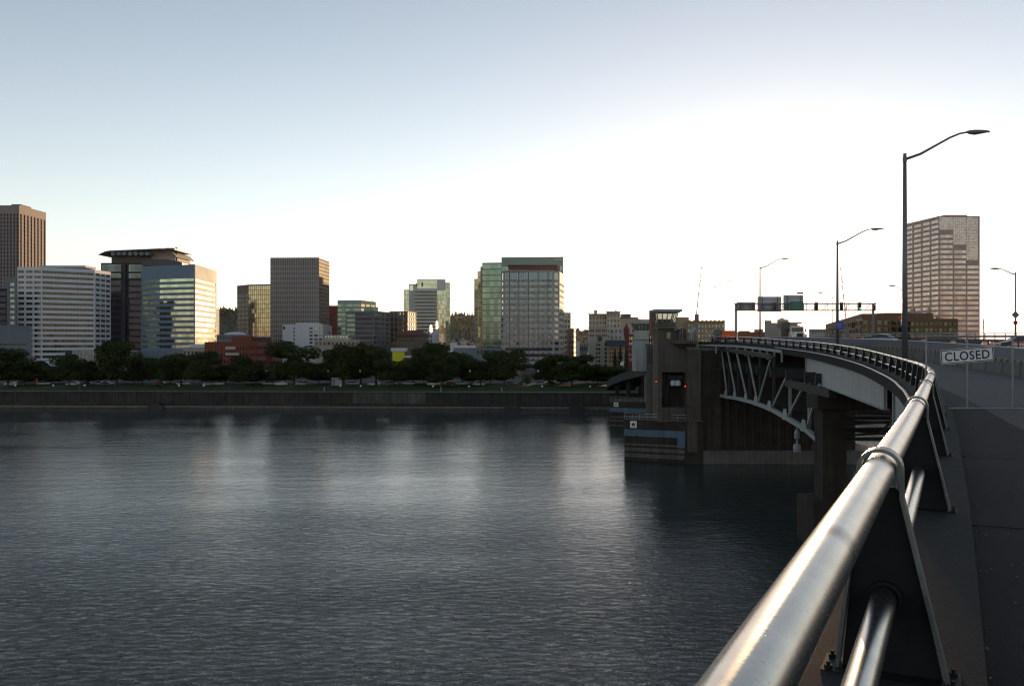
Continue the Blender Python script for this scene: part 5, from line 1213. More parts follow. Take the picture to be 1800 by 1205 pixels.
for pxr, pyr, dx in ((1152.5, 669.5, 0), (1203.5, 678, 0)):
    bb = bx('lamp_housing', pxr - 1.6, pxr + 1.6, pyr - 3, pyr + 3, 'black', .3, dy=-.4); q = MB(); q.lathe([(.08, 0), (.1, .08), (.04, .15)], (PX(pxr, YF), YF - .5, PZ(pyr + 1, YF)), 8); q.build('lamp', 'lamp_red', bb)
q = MB()
for a in (0, 1): q.bar((PX(1200 + a * 14, YF), YF - 3, 7.4), (PX(1200 + a * 14, YF), YF - 3, PZ(712, YF)), .12)
q.bar((PX(1200, YF), YF - 3, PZ(712, YF)), (PX(1214, YF), YF - 3, PZ(712, YF)), .12); q.build('ladder_frame', 'steel_dark', tw)
gm = thing('gate_machine', 'pale gate motor box with a slanting arm on the tower balcony', 'machine', (PX(1210, YF), YF - 1, PZ(598, YF)))
q = MB(); q.box(PX(1207, YF), PX(1213, YF), YF - 1.4, YF - .7, PZ(597.5, YF), PZ(584, YF)); q.build('housing', 'w_grey', gm, bevel=.05)
q = MB(); q.bar((PX(1209, YF), YF - 1.5, PZ(585, YF)), (PX(1219, YF), YF - 1.5, PZ(575.5, YF)), .35, .5); q.build('arm', 'w_grey', gm)

tw2 = thing('operator_tower', 'farther operator tower with pale blue grey shaft, standing left of the nearer tower', 'tower', (32.5, 214, 14.4), 'bridge operator towers')
Y2 = 212.0
bx('shaft', 1117, 1142, 597, 652, 'pale_concrete', 6, Y=Y2, par=tw2); bx('shaft_joint', 1117.5, 1141.5, 652, 653.5, 'concrete', 5, Y=Y2, par=tw2, dy=.5)
bx('porthole', 1135.2, 1137, 604, 607, 'black', .06, Y=Y2, par=tw2, dy=-.06)
cabin(tw2, PX(1118.5, Y2), PX(1140.5, Y2), Y2 + .2, Y2 + 4.5, PZ(596.5, Y2), PZ(580.5, Y2), PZ(570, Y2), PZ(568, Y2), .35, PX(1112.5, Y2), PX(1146, Y2), .4, 'pale_concrete', 'w_sage')
q = MB(); 
for (a, c) in (((1141.5, 592), (1141.5, 637)), ((1141.5, 637), (1157, 637)), ((1141.5, 600), (1157, 592)), ((1145, 618), (1157, 608)), ((1145, 621), (1157, 611)), ((1145, 600), (1145, 637))):
    q.bar((PX(a[0], 190), 190, PZ(a[1], 190)), (PX(c[0], 190), 190, PZ(c[1], 190)), .2)
for k in range(5): q.bar((PX(1145 + k * 2.4, 190), 190, PZ(618 - k * 2, 190)), (PX(1145 + k * 2.4, 190), 190, PZ(612 - k * 2, 190)), .08)
q.build('access_frame', 'steel_dark', tw2)
q = MB()                                       # slip road curving down to the bank behind the farther tower
pts = [(34.5, 216, 14.6), (33, 226, 13.6), (30.5, 238, 12.0), (28.8, 250, 10.2), (29, 262, 8.6), (31, 275, 7.4)]
q.loft([[(x, y, z - 1.2), (x + 9, y + 2, z - 1.2), (x + 9, y + 2, z + .9), (x, y, z + .9)] for x, y, z in pts]); q.build('slip_road', 'steel_dark', bridge, fix=True)
q = MB()
for (x, y, z) in pts[1:4]: q.box(x + 1.5, x + 2.6, y, y + 1.2, -2, z - 1)
q.build('slip_road_column', 'pier_concrete', bridge)
q = MB()
for k in range(6): q.box(40 + (k % 2) * 14, 42 + (k % 2) * 14, 236 + 16 * (k // 2), 238 + 16 * (k // 2), -2, 18)
q.build('far_column', 'pier_concrete', bridge)

nl = thing('navigation_lantern', 'grey navigation lantern hanging under the truss near the dark column', 'lantern', (33.4, 100, 8.5))
q = MB(); q.lathe([(.1, 0), (.42, .02), (.46, .5), (.38, .9), (.12, 1.0), (.1, 1.5)], (33.4, 100, 8.4), 12); q.build('lower_drum', 'grey_panel', nl)
q = MB(); q.lathe([(.09, 1.5), (.3, 1.6), (.34, 2.2), (.2, 2.6), (.08, 2.7), (.07, 3.4)], (33.4, 100, 8.4), 12); q.build('upper_drum', 'grey_panel', nl)

# ---------------------------------------------------- railing along the footway
def rail_mat():
    m = mat('rail_steel', (0.40, 0.395, 0.375), 0.34, metal=1.0, var=0.16, vs=7.0, bump=0.0002, bs=40)
    t = m.node_tree; p = t.nodes['Principled BSDF']
    lk = p.inputs['Base Color'].links[0]; src = lk.from_socket
    g = nd(t, 'ShaderNodeNewGeometry'); v = nd(t, 'ShaderNodeVectorMath', operation='DISTANCE'); v.inputs[1].default_value = (.845, 2.26, 20.50)
    nz = nd(t, 'ShaderNodeTexNoise', Scale=14.0, Detail=5.0); ad = nd(t, 'ShaderNodeMath', operation='MULTIPLY_ADD'); ad.inputs[1].default_value = -.22
    t.links.new(g.outputs['Position'], v.inputs[0]); t.links.new(nz.outputs['Fac'], ad.inputs[0]); t.links.new(v.outputs['Value'], ad.inputs[2])
    mr = nd(t, 'ShaderNodeMapRange'); mr.inputs['From Min'].default_value = -.075; mr.inputs['From Max'].default_value = -.005; mr.inputs['To Min'].default_value = .8; mr.inputs['To Max'].default_value = 0
    t.links.new(ad.outputs[0], mr.inputs['Value'])
    mx = nd(t, 'ShaderNodeMix', data_type='RGBA'); mx.inputs[7].default_value = (.05, .05, .06, 1)
    t.links.new(mr.outputs[0], mx.inputs[0]); t.links.new(src, mx.inputs[6]); t.links.new(mx.outputs[2], p.inputs['Base Color'])
    sp = nd(t, 'ShaderNodeTexNoise', Scale=160.0, Detail=2.0); r2 = nd(t, 'ShaderNodeMapRange'); r2.inputs['From Min'].default_value = .68; r2.inputs['From Max'].default_value = .75; r2.inputs['To Min'].default_value = .27; r2.inputs['To Max'].default_value = .55
    t.links.new(g.outputs['Position'], sp.inputs['Vector']); t.links.new(sp.outputs['Fac'], r2.inputs['Value']); t.links.new(r2.outputs[0], p.inputs['Roughness'])
    return m
M['rail_steel'] = rail_mat()
rl = thing('footway_railing', 'two pipe steel railing curving along the footway and deck edge', 'railing', (15, 30, 19.5))
fine_y = [-6 + .5 * i for i in range(110)] + [49 + 1.5 * i for i in range(71)]
fine_y = [y for y in fine_y if y <= 153.5]
q = MB(); q.tube([(railX(y), y, railZ(y) - .07) for y in fine_y], .066, 28); q.build('top_rail', 'rail_steel', rl, smooth=True)
q = MB(); q.tube([(railX(y) + .02, y, railZ(y) - .635) for y in fine_y], .054, 22); q.build('lower_rail', 'rail_steel', rl, smooth=True)
def post_meshes():
    tz = 0.0; r = .080; prof = []
    # local x = along normal (towards the road), z relative to the rail centre
    left = [(-.17, -.90), (-r, -.1)]; right = [(r, -.1), (.26, -.90)]
    arc = [(r * math.cos(a), r * math.sin(a)) for a in [math.pi - math.pi * i / 14 for i in range(15)]]
    path = [left[0]] + [(-r * 1.01, -.12)] + arc + [(r * 1.01, -.12)] + [right[1]]
    mb = MB(); th = .016
    rings = []
    for i, (x, z) in enumerate(path):
        a = path[max(0, i - 1)]; b_ = path[min(len(path) - 1, i + 1)]; d = Vector((b_[0] - a[0], 0, b_[1] - a[1])).normalized(); n = Vector((-d.z, 0, d.x))
        p = Vector((x, 0, z)); wv = .055
        rings.append([tuple(p + Vector((0, -wv, 0))), tuple(p + Vector((0, wv, 0))), tuple(p + n * th + Vector((0, wv, 0))), tuple(p + n * th + Vector((0, -wv, 0)))])
    mb.loft(rings)
    me = mb.mesh('post'); b = bmesh.new(); b.from_mesh(me); bmesh.ops.recalc_face_normals(b, faces=b.faces); b.to_mesh(me); b.free(); me.materials.append(M['rail_plate'])
    web = MB(); web.extr([(-.158, 0, -.895), (-.085, 0, -.10), (-.06, 0, -.075), (.06, 0, -.075), (.085, 0, -.10), (.248, 0, -.895)], (0, -.012, 0), (0, .012, 0)); mw = web.mesh('web_plate'); mw.materials.append(M['rail_web'])
    cb = MB(); n = 20
    for s_ in (-1, 1):
        base = len(cb.v)
        for r_, y in ((.057, .012), (.074, .012), (.074, .04), (.057, .04)):
            for k in range(n): a = 2 * math.pi * k / n; cb.v.append((.02 + r_ * math.cos(a), s_ * y, -.565 + r_ * math.sin(a)))
        for i in range(3):
            for k in range(n): cb.f.append((base + i * n + k, base + i * n + (k + 1) % n, base + (i + 1) * n + (k + 1) % n, base + (i + 1) * n + k)); cb.t.append(.5)
    mc = cb.mesh('collar', smooth=False); mc.materials.append(M['rail_web'])
    bp = MB(); bp.box(-.24, .32, -.11, .11, -.915, -.895); mb_ = bp.mesh('base_plate'); mb_.materials.append(M['rail_web'])
    return me, mw, mc, mb_
pm_, wm_, cm_, bm_ = post_meshes()
q = MB(); q.lathe([(.018, 0), (.018, .014), (.009, .0141), (.009, .03)], n=6); bolt_me = q.mesh('bolt'); bolt_me.materials.append(M['rail_web'])
y = .03; k = 0
while y < 152.5:
    x = railX(y); t = Vector((railX(y + .2) - railX(y - .2), .4, 0)).normalized(); rz = math.atan2(t.y, t.x) - math.pi / 2
    p = link_mesh('post', pm_, rl, Vector((x, y, railZ(y) - .07)) - wl(rl), rz)
    link_mesh('web_plate', wm_, p); link_mesh('collar', cm_, p); link_mesh('base_plate', bm_, p)
    if k < 7:
        for bx_ in (-.21, .29):
            for by_ in (-.075, .075): link_mesh('bolt', bolt_me, p, (bx_, by_, -.896))
    step = 4.26 if y < 130 else 4.26; y += step * t.y; k += 1

# ---------------------------------------------------- closed gate on the footway
gt = thing('footway_gate', 'chain link gate closing the footway beside the railing', 'gate', (11.9, 22, 19.3))
GY = 22.0
gx0, gx1 = PX(1628, GY), 14.6
def gy(x): return GY - (x - gx0) * .05
def gtop(x): return PZ(591, GY) + (x - gx0) * .0
zb = PZ(717.5, GY)
q = MB(); q.tube([(gx0, gy(gx0), PZ(591, GY)), (gx1, gy(gx1), PZ(591, GY) + .0)], .026, 8); q.build('top_bar', 'gate_steel', gt)
q = MB(); q.tube([(gx0, gy(gx0), zb), (gx1, gy(gx1), zb)], .03, 8); q.build('bottom_bar', 'gate_steel', gt)
for px in (1628, 1698, 1775.5):
    X = PX(px, GY); q = MB(); q.tube([(X, gy(X), zb - .02), (X, gy(X), PZ(590.5, GY))], .024, 8); q.build('post', 'gate_steel', gt)
X = PX(1697, GY); q = MB(); q.box(X, X + .95, GY - .12, GY + .05, zb - .08, zb - .035); q.build('latch_bar', 'black', gt)
q = MB(); ht = PZ(591, GY) - zb; s_ = .075; n = int((gx1 - gx0) / s_)
for i in range(-int(ht / s_), n):
    for dr in (1, -1):
        x0_ = gx0 + i * s_; a0, a1 = 0.0, ht
        xa, xb = (x0_, x0_ + ht) if dr == 1 else (x0_ + ht, x0_)
        # clip to the gate width
        def clip(xa, xb):
            za, zb_ = 0.0, ht
            if xa < gx0: za = (gx0 - xa) / (xb - xa) * ht; xa = gx0
            elif xa > gx1: za = (gx1 - xa) / (xb - xa) * ht; xa = gx1
            if xb > gx1: zb_ = za + (gx1 - xa) / (xb - xa) * (ht - za); xb = gx1
            elif xb < gx0: zb_ = za + (gx0 - xa) / (xb - xa) * (ht - za); xb = gx0
            return xa, za, xb, zb_
        xa, za, xb, z_ = clip(xa, xb)
        if z_ - za > .02: q.bar((xa, gy(xa), zb + za), (xb, gy(xb), zb + z_), .0026)
q.build('chain_link_mesh', 'gate_steel', gt)['kind'] = 'stuff'
sg = thing('closed_sign', 'white CLOSED sign hung askew on the chain link gate', 'sign', (PX(1700, 21.8), 21.8, PZ(624.5, 21.8)))
TH = R(-4.3)
def srot(u, v, y=0.0): c, s2 = math.cos(-TH), math.sin(-TH); return (u * c - v * s2, y, u * s2 + v * c)
SW, SH = 1.36, .37
def splate(nm, pts, y0, y1, m_):
    q = MB(); q.extr([srot(u, v) for u, v in pts], (0, y0, 0), (0, y1, 0))
    q.v = [tuple(Vector(p) + wl(sg)) for p in q.v]; return q.build(nm, m_, sg, fix=True)
splate('plate', [(-SW / 2, -SH / 2), (SW / 2, -SH / 2), (SW / 2, SH / 2), (-SW / 2, SH / 2)], -.004, .004, 'sign_white')
bw = .022; e = .012
for pts in ([(-SW / 2 + e, SH / 2 - e - bw), (SW / 2 - e, SH / 2 - e - bw), (SW / 2 - e, SH / 2 - e), (-SW / 2 + e, SH / 2 - e)], [(-SW / 2 + e, -SH / 2 + e), (SW / 2 - e, -SH / 2 + e), (SW / 2 - e, -SH / 2 + e + bw), (-SW / 2 + e, -SH / 2 + e + bw)],
            [(-SW / 2 + e, -SH / 2 + e + bw), (-SW / 2 + e + bw, -SH / 2 + e + bw), (-SW / 2 + e + bw, SH / 2 - e - bw), (-SW / 2 + e, SH / 2 - e - bw)], [(SW / 2 - e - bw, -SH / 2 + e + bw), (SW / 2 - e, -SH / 2 + e + bw), (SW / 2 - e, SH / 2 - e - bw), (SW / 2 - e - bw, SH / 2 - e - bw)]):
    splate('border', pts, -.008, -.004, 'black')
lt_ = text_mesh('CLOSED', .30, 'black', 'lettering', sg, wl(sg) + Vector((0, -.007, 0)), (R(90), TH, 0), .002, bold=.005)
vx = [v.co.x for v in lt_.data.vertices]; vy = [v.co.y for v in lt_.data.vertices]
sx_ = SW * .84 / (max(vx) - min(vx)); sy_ = SH * .62 / (max(vy) - min(vy)); mx0 = (max(vx) + min(vx)) / 2; my0 = (max(vy) + min(vy)) / 2
for v in lt_.data.vertices: v.co.x = (v.co.x - mx0) * sx_; v.co.y = (v.co.y - my0) * sy_

# ---------------------------------------------------- lamps, gantry, signs, signals
def street_lamp(px, Y, ytop, zb, label, side=1, L=3.45, rise=1.5, r=.17, group='street lamps on the bridge'):
    X = PX(px, Y); zt = PZ(ytop, Y)
    t = thing('street_lamp', label, 'street lamp', (X, Y, zb), group)
    q = MB(); q.tube([(X, Y, zb), (X, Y, zb + (zt - zb) * .5), (X, Y, zt)], [r, r * .78, r * .52], 12); q.build('pole', 'lamp_steel', t, smooth=True)
    q = MB(); q.box(X - r * 1.7, X + r * 1.7, Y - r * 1.7, Y + r * 1.7, zb, zb + .05); q.lathe([(r * 1.3, .05), (r * 1.3, .35), (r * 1.02, .42)], (X, Y, zb), 12); q.build('base', 'galv', t)
    z0 = zt - .32; P = [(0, 0), (.25, .20), (.5, .52), (.72, .80), (.88, .95), (1, 1)]
    q = MB(); q.tube([(X + side * L * a, Y, z0 + rise * b_) for a, b_ in P], [.075, .07, .06, .055, .05, .045], 8); q.build('arm', 'lamp_steel', t, smooth=True)
    q = MB(); q.tube([(X, Y, z0 - .12), (X, Y, z0 + .12)], r * .66, 12); q.build('clamp', 'lamp_steel', t)
    hx = X + side * L; zh = z0 + rise; rings = []
    for u, wd, up, dn in ((-.06, .05, .05, .05), (.1, .13, .09, .10), (.45, .17, .11, .13), (.9, .15, .10, .05), (1.15, .10, .07, .0), (1.22, .04, .05, .02)):
        x = hx + side * u; rings.append([(x, Y - wd, zh), (x, Y - wd * .6, zh + up), (x, Y + wd * .6, zh + up), (x, Y + wd, zh), (x, Y + wd * .7, zh - dn), (x, Y - wd * .7, zh - dn)])
    q = MB(); q.loft(rings); q.build('lamp_head', 'lamp_steel', t, smooth=True, fix=True)
    return t
M['lamp_steel'] = mat('lamp_steel', (0.16, 0.17, 0.175), 0.5, metal=0.5, var=0.15, vs=1.5)
street_lamp(1590.5, 47, 270, railZ(47) - 1.06, 'tallest nearest street lamp rising beside the railing bend')
street_lamp(1472, 86, 423, railZ(86) - 1.06, 'second street lamp along the railing, carrying the blue sign')
street_lamp(1336, 130, 468, railZ(130) - 1.06, 'third street lamp along the railing, in front of the sign gantry', r=.15)
street_lamp(1255, 190, 502, 21.4, 'thin far street lamp left of the sign gantry', r=.11, L=3.2)
street_lamp(1785, 108, 478, 20.8, 'street lamp at the right edge with its arm pointing left', side=-1, L=2.1, rise=.75, r=.13)
street_lamp(1589, 150, 508, 21.3, 'street lamp hidden behind the tallest lamp post with its arm pointing left', side=-1, L=1.6, rise=.9, r=.1)
street_lamp(1463.5, 200, 521, 21.4, 'thin far street lamp with left arm behind the second lamp', side=-1, L=2.4, rise=1.2, r=.1)
t = thing('steel_pole', 'bare thin pole right of the pink tower', 'pole', (PX(1729, 130), 130, 21)); q = MB(); q.tube([(PX(1729, 130), 130, 21), (PX(1729, 130), 130, PZ(560, 130))], .1, 8); q.build('pole', 'lamp_steel', t)

bs = thing('blue_sign', 'small blue sign on the second street lamp', 'sign', (PX(1475, 85.6), 85.6, PZ(572, 85.6)))
q = MB(); q.box(PX(1468.5, 85.6), PX(1482, 85.6), 85.55, 85.62, PZ(579, 85.6), PZ(565, 85.6)); M['sign_blue'] = mat('sign_blue', (.05, .07, .42), .4, var=.05); q.build('plate', 'sign_blue', bs)
q = MB()
for yy_, a, c in ((568, 1471, 1479), (571, 1470.5, 1480), (574.5, 1472, 1478)): q.box(PX(a, 85.5), PX(c, 85.5), 85.53, 85.549, PZ(yy_ + .9, 85.5), PZ(yy_, 85.5))
q.build('faded_print', 'w_grey', bs)

YG = 150.0
ga = thing('sign_gantry', 'steel sign gantry spanning the bridge deck', 'gantry', (PX(1415, YG), YG, 21.3))
def gbar(nm, a, c, w_=.22, dy=0, m_='gantry_steel'):
    q = MB(); q.bar((PX(a[0], YG), YG + dy, PZ(a[1], YG)), (PX(c[0], YG), YG + dy, PZ(c[1], YG)), w_); return q.build(nm, m_, ga)
M['gantry_steel'] = mat('gantry_steel', (0.2, 0.19, 0.18), .6, metal=.3, var=.2, vs=1)
for dy in (0, 1.3):
    gbar('chord', (1293.5, 533.2), (1539, 533.2), .15, dy); gbar('chord', (1293.5, 545), (1539, 545), .17, dy)
    if dy == 0:
        for x in (1295.3, 1537.5): gbar('leg', (x, 533), (x, 601), .32, .6)
for k in range(26):
    x = 1300 + k * 9.4; gbar('strut', (x, 533), (x, 545), .09, 1.3 * (k % 2))
    if k % 2 == 0: gbar('strut', (x, 545), (x + 9.4, 533), .07, 1.3)
def panel(name, label, a, c, Y, m_, cat='sign', grp=None, back=True):
    t = thing(name, label, cat, (PX((a[0] + c[0]) / 2, Y), Y, PZ(c[1], Y)), grp)
    q = MB(); q.box(PX(a[0], Y), PX(c[0], Y), Y, Y + .08, PZ(c[1], Y), PZ(a[1], Y)); q.build('plate', m_, t)
    if back:
        q = MB()
        for k in range(3): yy_ = a[1] + (c[1] - a[1]) * (k + .6) / 3.2; q.box(PX(a[0] + .3, Y), PX(c[0] - .3, Y), Y - .07, Y - .003, PZ(yy_ + .5, Y), PZ(yy_, Y))
        q.build('rail_stiffener', 'gantry_steel', t)
        q = MB()
        for f in (.18, .82): x = a[0] + (c[0] - a[0]) * f; q.box(PX(x, Y), PX(x + 1.2, Y), Y - .2, Y - .071, PZ(c[1], Y), PZ(a[1], Y))
        q.build('post', 'gantry_steel', t)
    return t
M['sign_back'] = mat('sign_back', (0.46, 0.48, 0.5), .45, metal=.0, var=.12, vs=1)
panel('guide_sign', 'low sign panel seen from behind at the left end of the gantry', (1295, 531), (1328, 545.6), YG + 1.7, 'sign_back', grp='sign backs on the gantry')
panel('guide_sign', 'wide tall sign panel seen from behind, behind the third street lamp', (1331.5, 521), (1373.5, 547.5), YG + 1.7, 'sign_back', grp='sign backs on the gantry')
panel('guide_sign', 'squarish sign panel seen from behind, behind the small green sign', (1377, 518.5), (1412.5, 545), YG + 1.7, 'sign_back', grp='sign backs on the gantry')
panel('guide_sign', 'small exit tab seen from behind on top of the squarish panel', (1401, 512.8), (1412.5, 516.8), YG + 1.7, 'sign_back', grp='sign backs on the gantry', back=False)
M['sign_green'] = mat('sign_green', (.02, .17, .09), .4, var=.06)
t = panel('green_sign', 'green guide sign facing the camera on the gantry', (1389, 529.5), (1411.5, 545.2), YG - .45, 'sign_green', back=False)
q = MB()
for yy_, a, c in ((531.8, 1394, 1407), (535, 1391.5, 1409), (538.2, 1396, 1405), (541.3, 1392, 1409)): q.box(PX(a, YG - .5), PX(c, YG - .5), YG - .47, YG - .453, PZ(yy_ + .8, YG), PZ(yy_, YG))
q.build('faded_print', 'w_greyg', t)
for px, on, lb in ((1360, None, 'brown signal head in front of the wide sign panel'), (1433, None, 'brown signal head right of the green sign'), (1477, None, 'dark signal head beside the second street lamp'), (1509, 'lamp_green', 'signal head showing green on the gantry'), (1535, 'lens_red', 'small red faced signal at the right end of the gantry')):
    t = thing('lane_signal', lb, 'traffic light', (PX(px, YG), YG - .6, PZ(545, YG)), 'signals on the gantry')
    w_ = 2.6 if px != 1535 else 1.6
    q = MB(); q.box(PX(px - w_, YG), PX(px + w_, YG), YG - .75, YG - .35, PZ(545.5, YG), PZ(531.5 if px != 1535 else 536, YG)); q.build('housing', 'w_brown' if px in (1360, 1433) else 'black', t, bevel=.04)
    for k in range(3):
        if px == 1535 and k: continue
        c = (PX(px, YG), YG - .76, PZ(534 + k * 4.2, YG)); q = MB(); q.tube([c, (c[0], c[1] - .18, c[2])], .17, 10); q.build('visor', 'black', t)
        q = MB(); q.tube([(c[0], c[1] - .19, c[2]), (c[0], c[1] - .2, c[2])], .165, 10); q.build('lens', on if (on and (k == 2 or px == 1535)) else 'lens_red' if k == 0 else 'black', t)
def diamond(px, py, Y, half, label, zb, small=None, par=True):
    t = thing('diamond_sign', label, 'sign', (PX(px, Y), Y, zb)); X, Z = PX(px, Y), PZ(py, Y)
    q = MB(); q.extr([(X - half, Y, Z), (X, Y, Z - half), (X + half, Y, Z), (X, Y, Z + half)], (0, -.02, 0), (0, .02, 0)); q.build('plate', 'w_slate', t, fix=True)
    if par: q = MB(); q.tube([(X, Y + .06, zb), (X, Y + .06, Z + half * .9)], .04, 6); q.build('post', 'galv', t)
    if small: q = MB(); q.box(X - small, X + small, Y - .02, Y + .02, Z - half * 2.4, Z - half * 1.6); q.build('plaque', 'w_darkred', t)
diamond(1371, 573, 160, .68, 'dark diamond sign seen from behind beyond the gantry', 21.4)
diamond(1785, 553, 107.7, .5, 'diamond sign with a small red plaque on the right edge lamp post', 22, small=.26, par=False)
def gate_arm(pa, pb, Y, label):
    a = Vector((PX(pa[0], Y), Y, PZ(pa[1], Y))); b_ = Vector((PX(pb[0], Y), Y, PZ(pb[1], Y)))
    t = thing('barrier_arm', label, 'barrier arm', (a.x, Y, 21.4), 'raised bridge gate arms')
    q = MB(); q.tube([a, b_], [.11, .045], 6); q.build('arm', 'gantry_steel', t)
    q = MB(); q.box(a.x - .35, a.x + .35, Y - .3, Y + .3, 21.3, a.z + .1); q.build('housing', 'gantry_steel', t)
    for k in range(4):
        c = a.lerp(b_, .3 + k * .2); q = MB(); q.lathe([(.05, -.1), (.13, -.06), (.13, .06), (.05, .1)], tuple(c + Vector((.14, -.05, 0))), 8); q.build('lamp', 'lens_red', t)
gate_arm((1222, 572), (1234, 460), 165, 'raised gate arm leaning right above the ochre block')
gate_arm((1489, 578), (1476, 460), 165, 'raised gate arm leaning left, just right of the second street lamp')
t = thing('traffic_signal', 'black traffic signal on a horizontal mast arm before the brown brick block', 'traffic light', (PX(1456, 185), 185, 21.4))
q = MB(); q.tube([(PX(1456, 185), 185, 21.4), (PX(1456, 185), 185, PZ(575.5, 185))], .12, 8); q.tube([(PX(1456, 185), 185, PZ(577, 185)), (PX(1501, 185), 185, PZ(574, 185))], .1, 8); q.build('mast', 'gantry_steel', t)
q = MB(); q.box(PX(1497, 185), PX(1502.5, 185), 184.7, 185.1, PZ(576, 185), PZ(566.5, 185)); hs = q.build('housing', 'black', t, bevel=.05)
for k in range(3): q = MB(); c = (PX(1499.8, 185), 184.69, PZ(568.3 + k * 2.9, 185)); q.tube([c, (c[0], c[1] - .12, c[2])], .14, 8); q.build('visor', 'black', hs)
q = MB(); q.box(PX(1505, 185), PX(1516, 185), 184.9, 185, PZ(563.5, 185), PZ(560.5, 185)); q.tube([(PX(1510, 185), 185.1, 21.4), (PX(1510, 185), 185.1, PZ(560, 185))], .05, 6); q.build('street_sign', 'w_grey', t)
t = thing('walk_sign', 'small white sign and signal left of the tallest lamp post foot', 'sign', (PX(1585.5, 120), 120, 21))
q = MB(); q.tube([(PX(1586.5, 120), 120, 21), (PX(1586.5, 120), 120, PZ(557, 120))], .09, 8); q.build('post', 'gantry_steel', t)
q = MB(); q.box(PX(1582.5, 120), PX(1588, 120), 119.8, 119.86, PZ(571, 120), PZ(562, 120)); q.build('plate', 'sign_white', t)
q = MB(); q.box(PX(1578.5, 120), PX(1584, 120), 119.8, 120.1, PZ(559.5, 120), PZ(556.8, 120)); q.build('signal', 'orange', t)

# right hand parapet with rails
pp = thing('deck_parapet', 'dark parapet with pipe rails along the right side of the main deck', 'parapet', (63, 105, 20.8))
def pX(y): return interp([40, 105, 165, 214], [59, 63, 66, 68], y)
ys = [40 + 4 * i for i in range(40)]
w = MB(); w.loft([[(pX(y), y, interp(MY, MZ, y) - .3), (pX(y) + .3, y, interp(MY, MZ, y) - .3), (pX(y) + .3, y, interp(MY, MZ, y) + .75), (pX(y), y, interp(MY, MZ, y) + .75)] for y in ys]); w.build('wall', 'steel_dark', pp, fix=True)
for h in (1.15, 1.55):
    q = MB(); q.tube([(pX(y) + .1, y, interp(MY, MZ, y) + h) for y in ys], .07, 6); q.build('rail', 'galv', pp)
q = MB(); q.box(-.05, .05, -.05, .05, 0, .85); me = q.mesh('post'); me.materials.append(M['gantry_steel'])
for i in range(60): y = 42 + i * 2.6; link_mesh('post', me, pp, Vector((pX(y) + .1, y, interp(MY, MZ, y) + .72)) - wl(pp))

# barrels
br = thing('traffic_barrel', 'x', 'barrel')
q = MB(); q.lathe([(.33, 0), (.36, .06), (.30, .08), (.29, .38)], n=14); q.lathe([(.265, .52), (.25, .68)], n=14); q.lathe([(.23, .82), (.21, .95), (.12, 1.0)], n=14); q.build('drum', 'orange', br, smooth=False)
q = MB(); q.lathe([(.282, .381), (.272, .519)], n=14); q.lathe([(.246, .681), (.236, .819)], n=14); q.build('reflective_band', 'white_paint', br)
for i, (px, Y, lb) in enumerate([(1622.5, 92, 'orange barrel just right of the tallest lamp post'), (1675.5, 86, 'orange barrel above the left half of the CLOSED sign'), (1731, 82, 'left barrel of the close pair above the CLOSED sign'), (1744.5, 81, 'right barrel of the close pair beside the dark car'), (1783, 79, 'barrel in front of the dark car'), (1797, 78, 'barrel at the right edge before the dark car'), (1501, 128, 'tiny far barrel right of the gate arm'), (1516, 124, 'small far barrel left of the silver car'), (1563, 112, 'small barrel touching the silver car on its right')]):
    t = br if i == 0 else copy_tree(br); t.location = (PX(px, Y), Y, interp(MY, MZ, Y)); props(t, lb, 'barrel', 'orange traffic barrels on the main deck'); t.rotation_euler = (0, 0, i)
# cars and trucks on the deck
t = copy_tree(protos['silver']); t.name = 'silver_car'; t.location = (PX(1545, 108), 108, interp(MY, MZ, 108) + .0); t.rotation_euler = (0, 0, R(122)); props(t, 'silver hatchback driving away on the main deck', 'car'); t.pop('group', None)
t = copy_tree(protos['black']); t.name = 'dark_car'; t.location = (PX(1790, 85), 85, interp(MY, MZ, 85)); t.rotation_euler = (0, 0, R(176)); props(t, 'dark car among orange barrels at the right edge', 'car'); t.pop('group', None)
tk = thing('utility_truck', 'white utility truck facing the camera with a folded boom over its cab', 'truck', (PX(1405.5, 142), 142, interp(MY, MZ, 142) + .2), rz=R(-6))
def tb(nm, x0, x1, y0, y1, z0, z1, m_, bevel=0, par=None):
    q = MB(); q.box(x0, x1, y0, y1, z0, z1); q.v = [tuple(Vector(v) + wl(tk)) for v in q.v]; return q.build(nm, m_, par or tk, bevel=bevel)
tb('hood', -.85, .85, -.1, 1.7, .75, 1.62, 'car_white', .14); tb('grille', -.5, .5, -.16, -.1, .8, 1.45, 'black'); tb('bumper', -1.15, 1.15, -.3, -.12, .45, .75, 'galv', .04)
for s_ in (-1, 1):
    tb('fender', s_ * 1.0 - .24, s_ * 1.0 + .24, .1, 1.5, .7, 1.25, 'car_white', .1); tb('headlight', s_ * .98 - .14, s_ * .98 + .14, .04, .1, .95, 1.2, 'globe')
    q = MB(); q.tube([(s_ * .85, .8, .5), (s_ * 1.2, .8, .5)], .5, 14); q.v = [tuple(Vector(v) + wl(tk)) for v in q.v]; q.build('wheel', 'tyre', tk); tb('mirror', s_ * 1.35 - .1, s_ * 1.35 + .1, 1.6, 1.7, 1.7, 2.2, 'black')
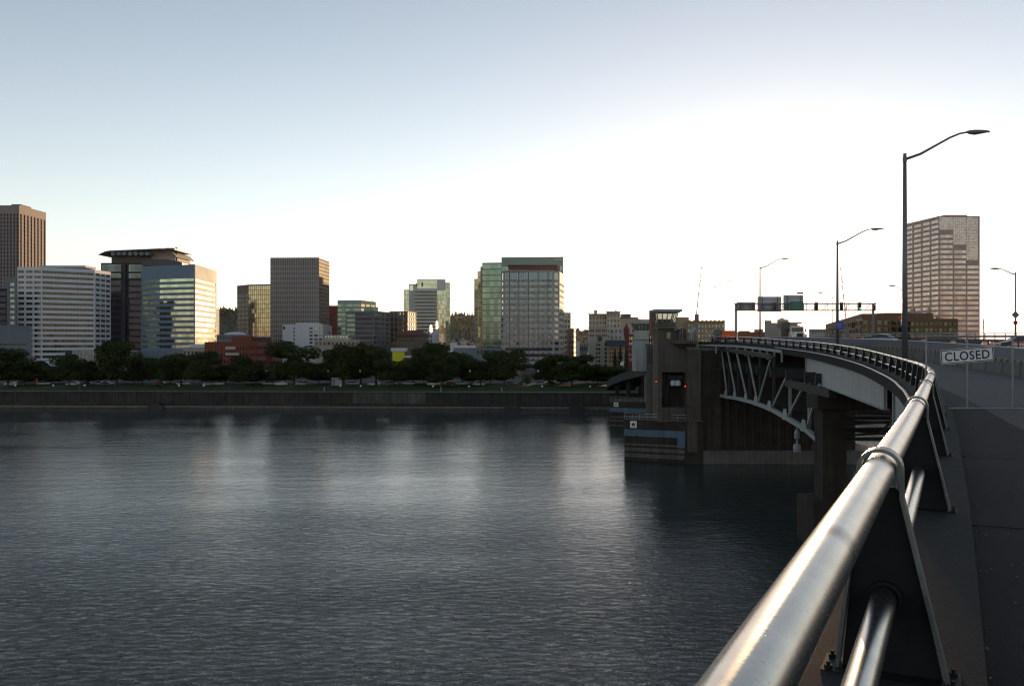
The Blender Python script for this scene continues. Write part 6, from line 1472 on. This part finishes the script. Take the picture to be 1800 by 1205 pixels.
cb = tb('cab', -1.1, 1.1, 1.7, 3.4, .7, 2.6, 'car_white', .12); tb('windshield', -.95, .95, 1.66, 1.70, 1.68, 2.42, 'car_glass', par=cb); tb('roof_light', -.5, .5, 1.9, 2.1, 2.6, 2.75, 'orange', par=cb)
tb('body', -1.15, 1.15, 3.6, 8, .9, 2.2, 'w_brown'); tb('boom', -1.3, .9, 2.6, 2.95, 3.05, 3.3, 'w_brown'); tb('boom', -1.4, -1.0, 2.4, 7.5, 2.2, 3.4, 'w_brown'); tb('outrigger', -2.2, -1.3, 3.6, 3.9, .6, 2.4, 'w_brown')
tb('boom_tip', .9, 2.0, 2.65, 2.85, 3.2, 3.32, 'orange')
tk = thing('orange_truck', 'orange truck with a grey blue cab at the left end of the deck', 'truck', (PX(1274, 163), 163, interp(MY, MZ, 163)))
cb = tb('cab', -2.0, -.9, -1, 1, .5, 2.5, 'blue_paint', .15); tb('window', -1.9, -1.0, -1.04, -1.0, 1.5, 2.2, 'car_glass', par=cb); tb('body', -.8, 2.1, -1.1, 1.1, .7, 2.2, 'orange', .06); tb('chassis', -2, 2.1, -.9, .9, .45, .7, 'black')
for x in (-1.4, .6, 1.5):
    q = MB(); q.tube([(x, -1.1, .45), (x, -.75, .45)], .45, 12); q.tube([(x, .75, .45), (x, 1.1, .45)], .45, 12); q.v = [tuple(Vector(v) + wl(tk)) for v in q.v]; q.build('wheel', 'tyre', tk)
# the car kept as a pattern for the copies is placed already; nothing stays below the river

# ------------------------------------------------------------------ evening haze between here and the hills
hz = MB(); hz.box(-2600, 2600, -300, 4200, -3, 260)
hm = bpy.data.materials.new('haze'); hm.use_nodes = True; hn = hm.node_tree; hn.nodes.clear()
ho = nd(hn, 'ShaderNodeOutputMaterial'); hv = nd(hn, 'ShaderNodeVolumePrincipled', Density=0.000013, Anisotropy=0.45); hv.inputs['Color'].default_value = (.9, .92, .95, 1)
hn.links.new(hv.outputs[0], ho.inputs['Volume']); M['haze'] = hm
o = hz.build('haze', 'haze', None); o['kind'] = 'stuff'
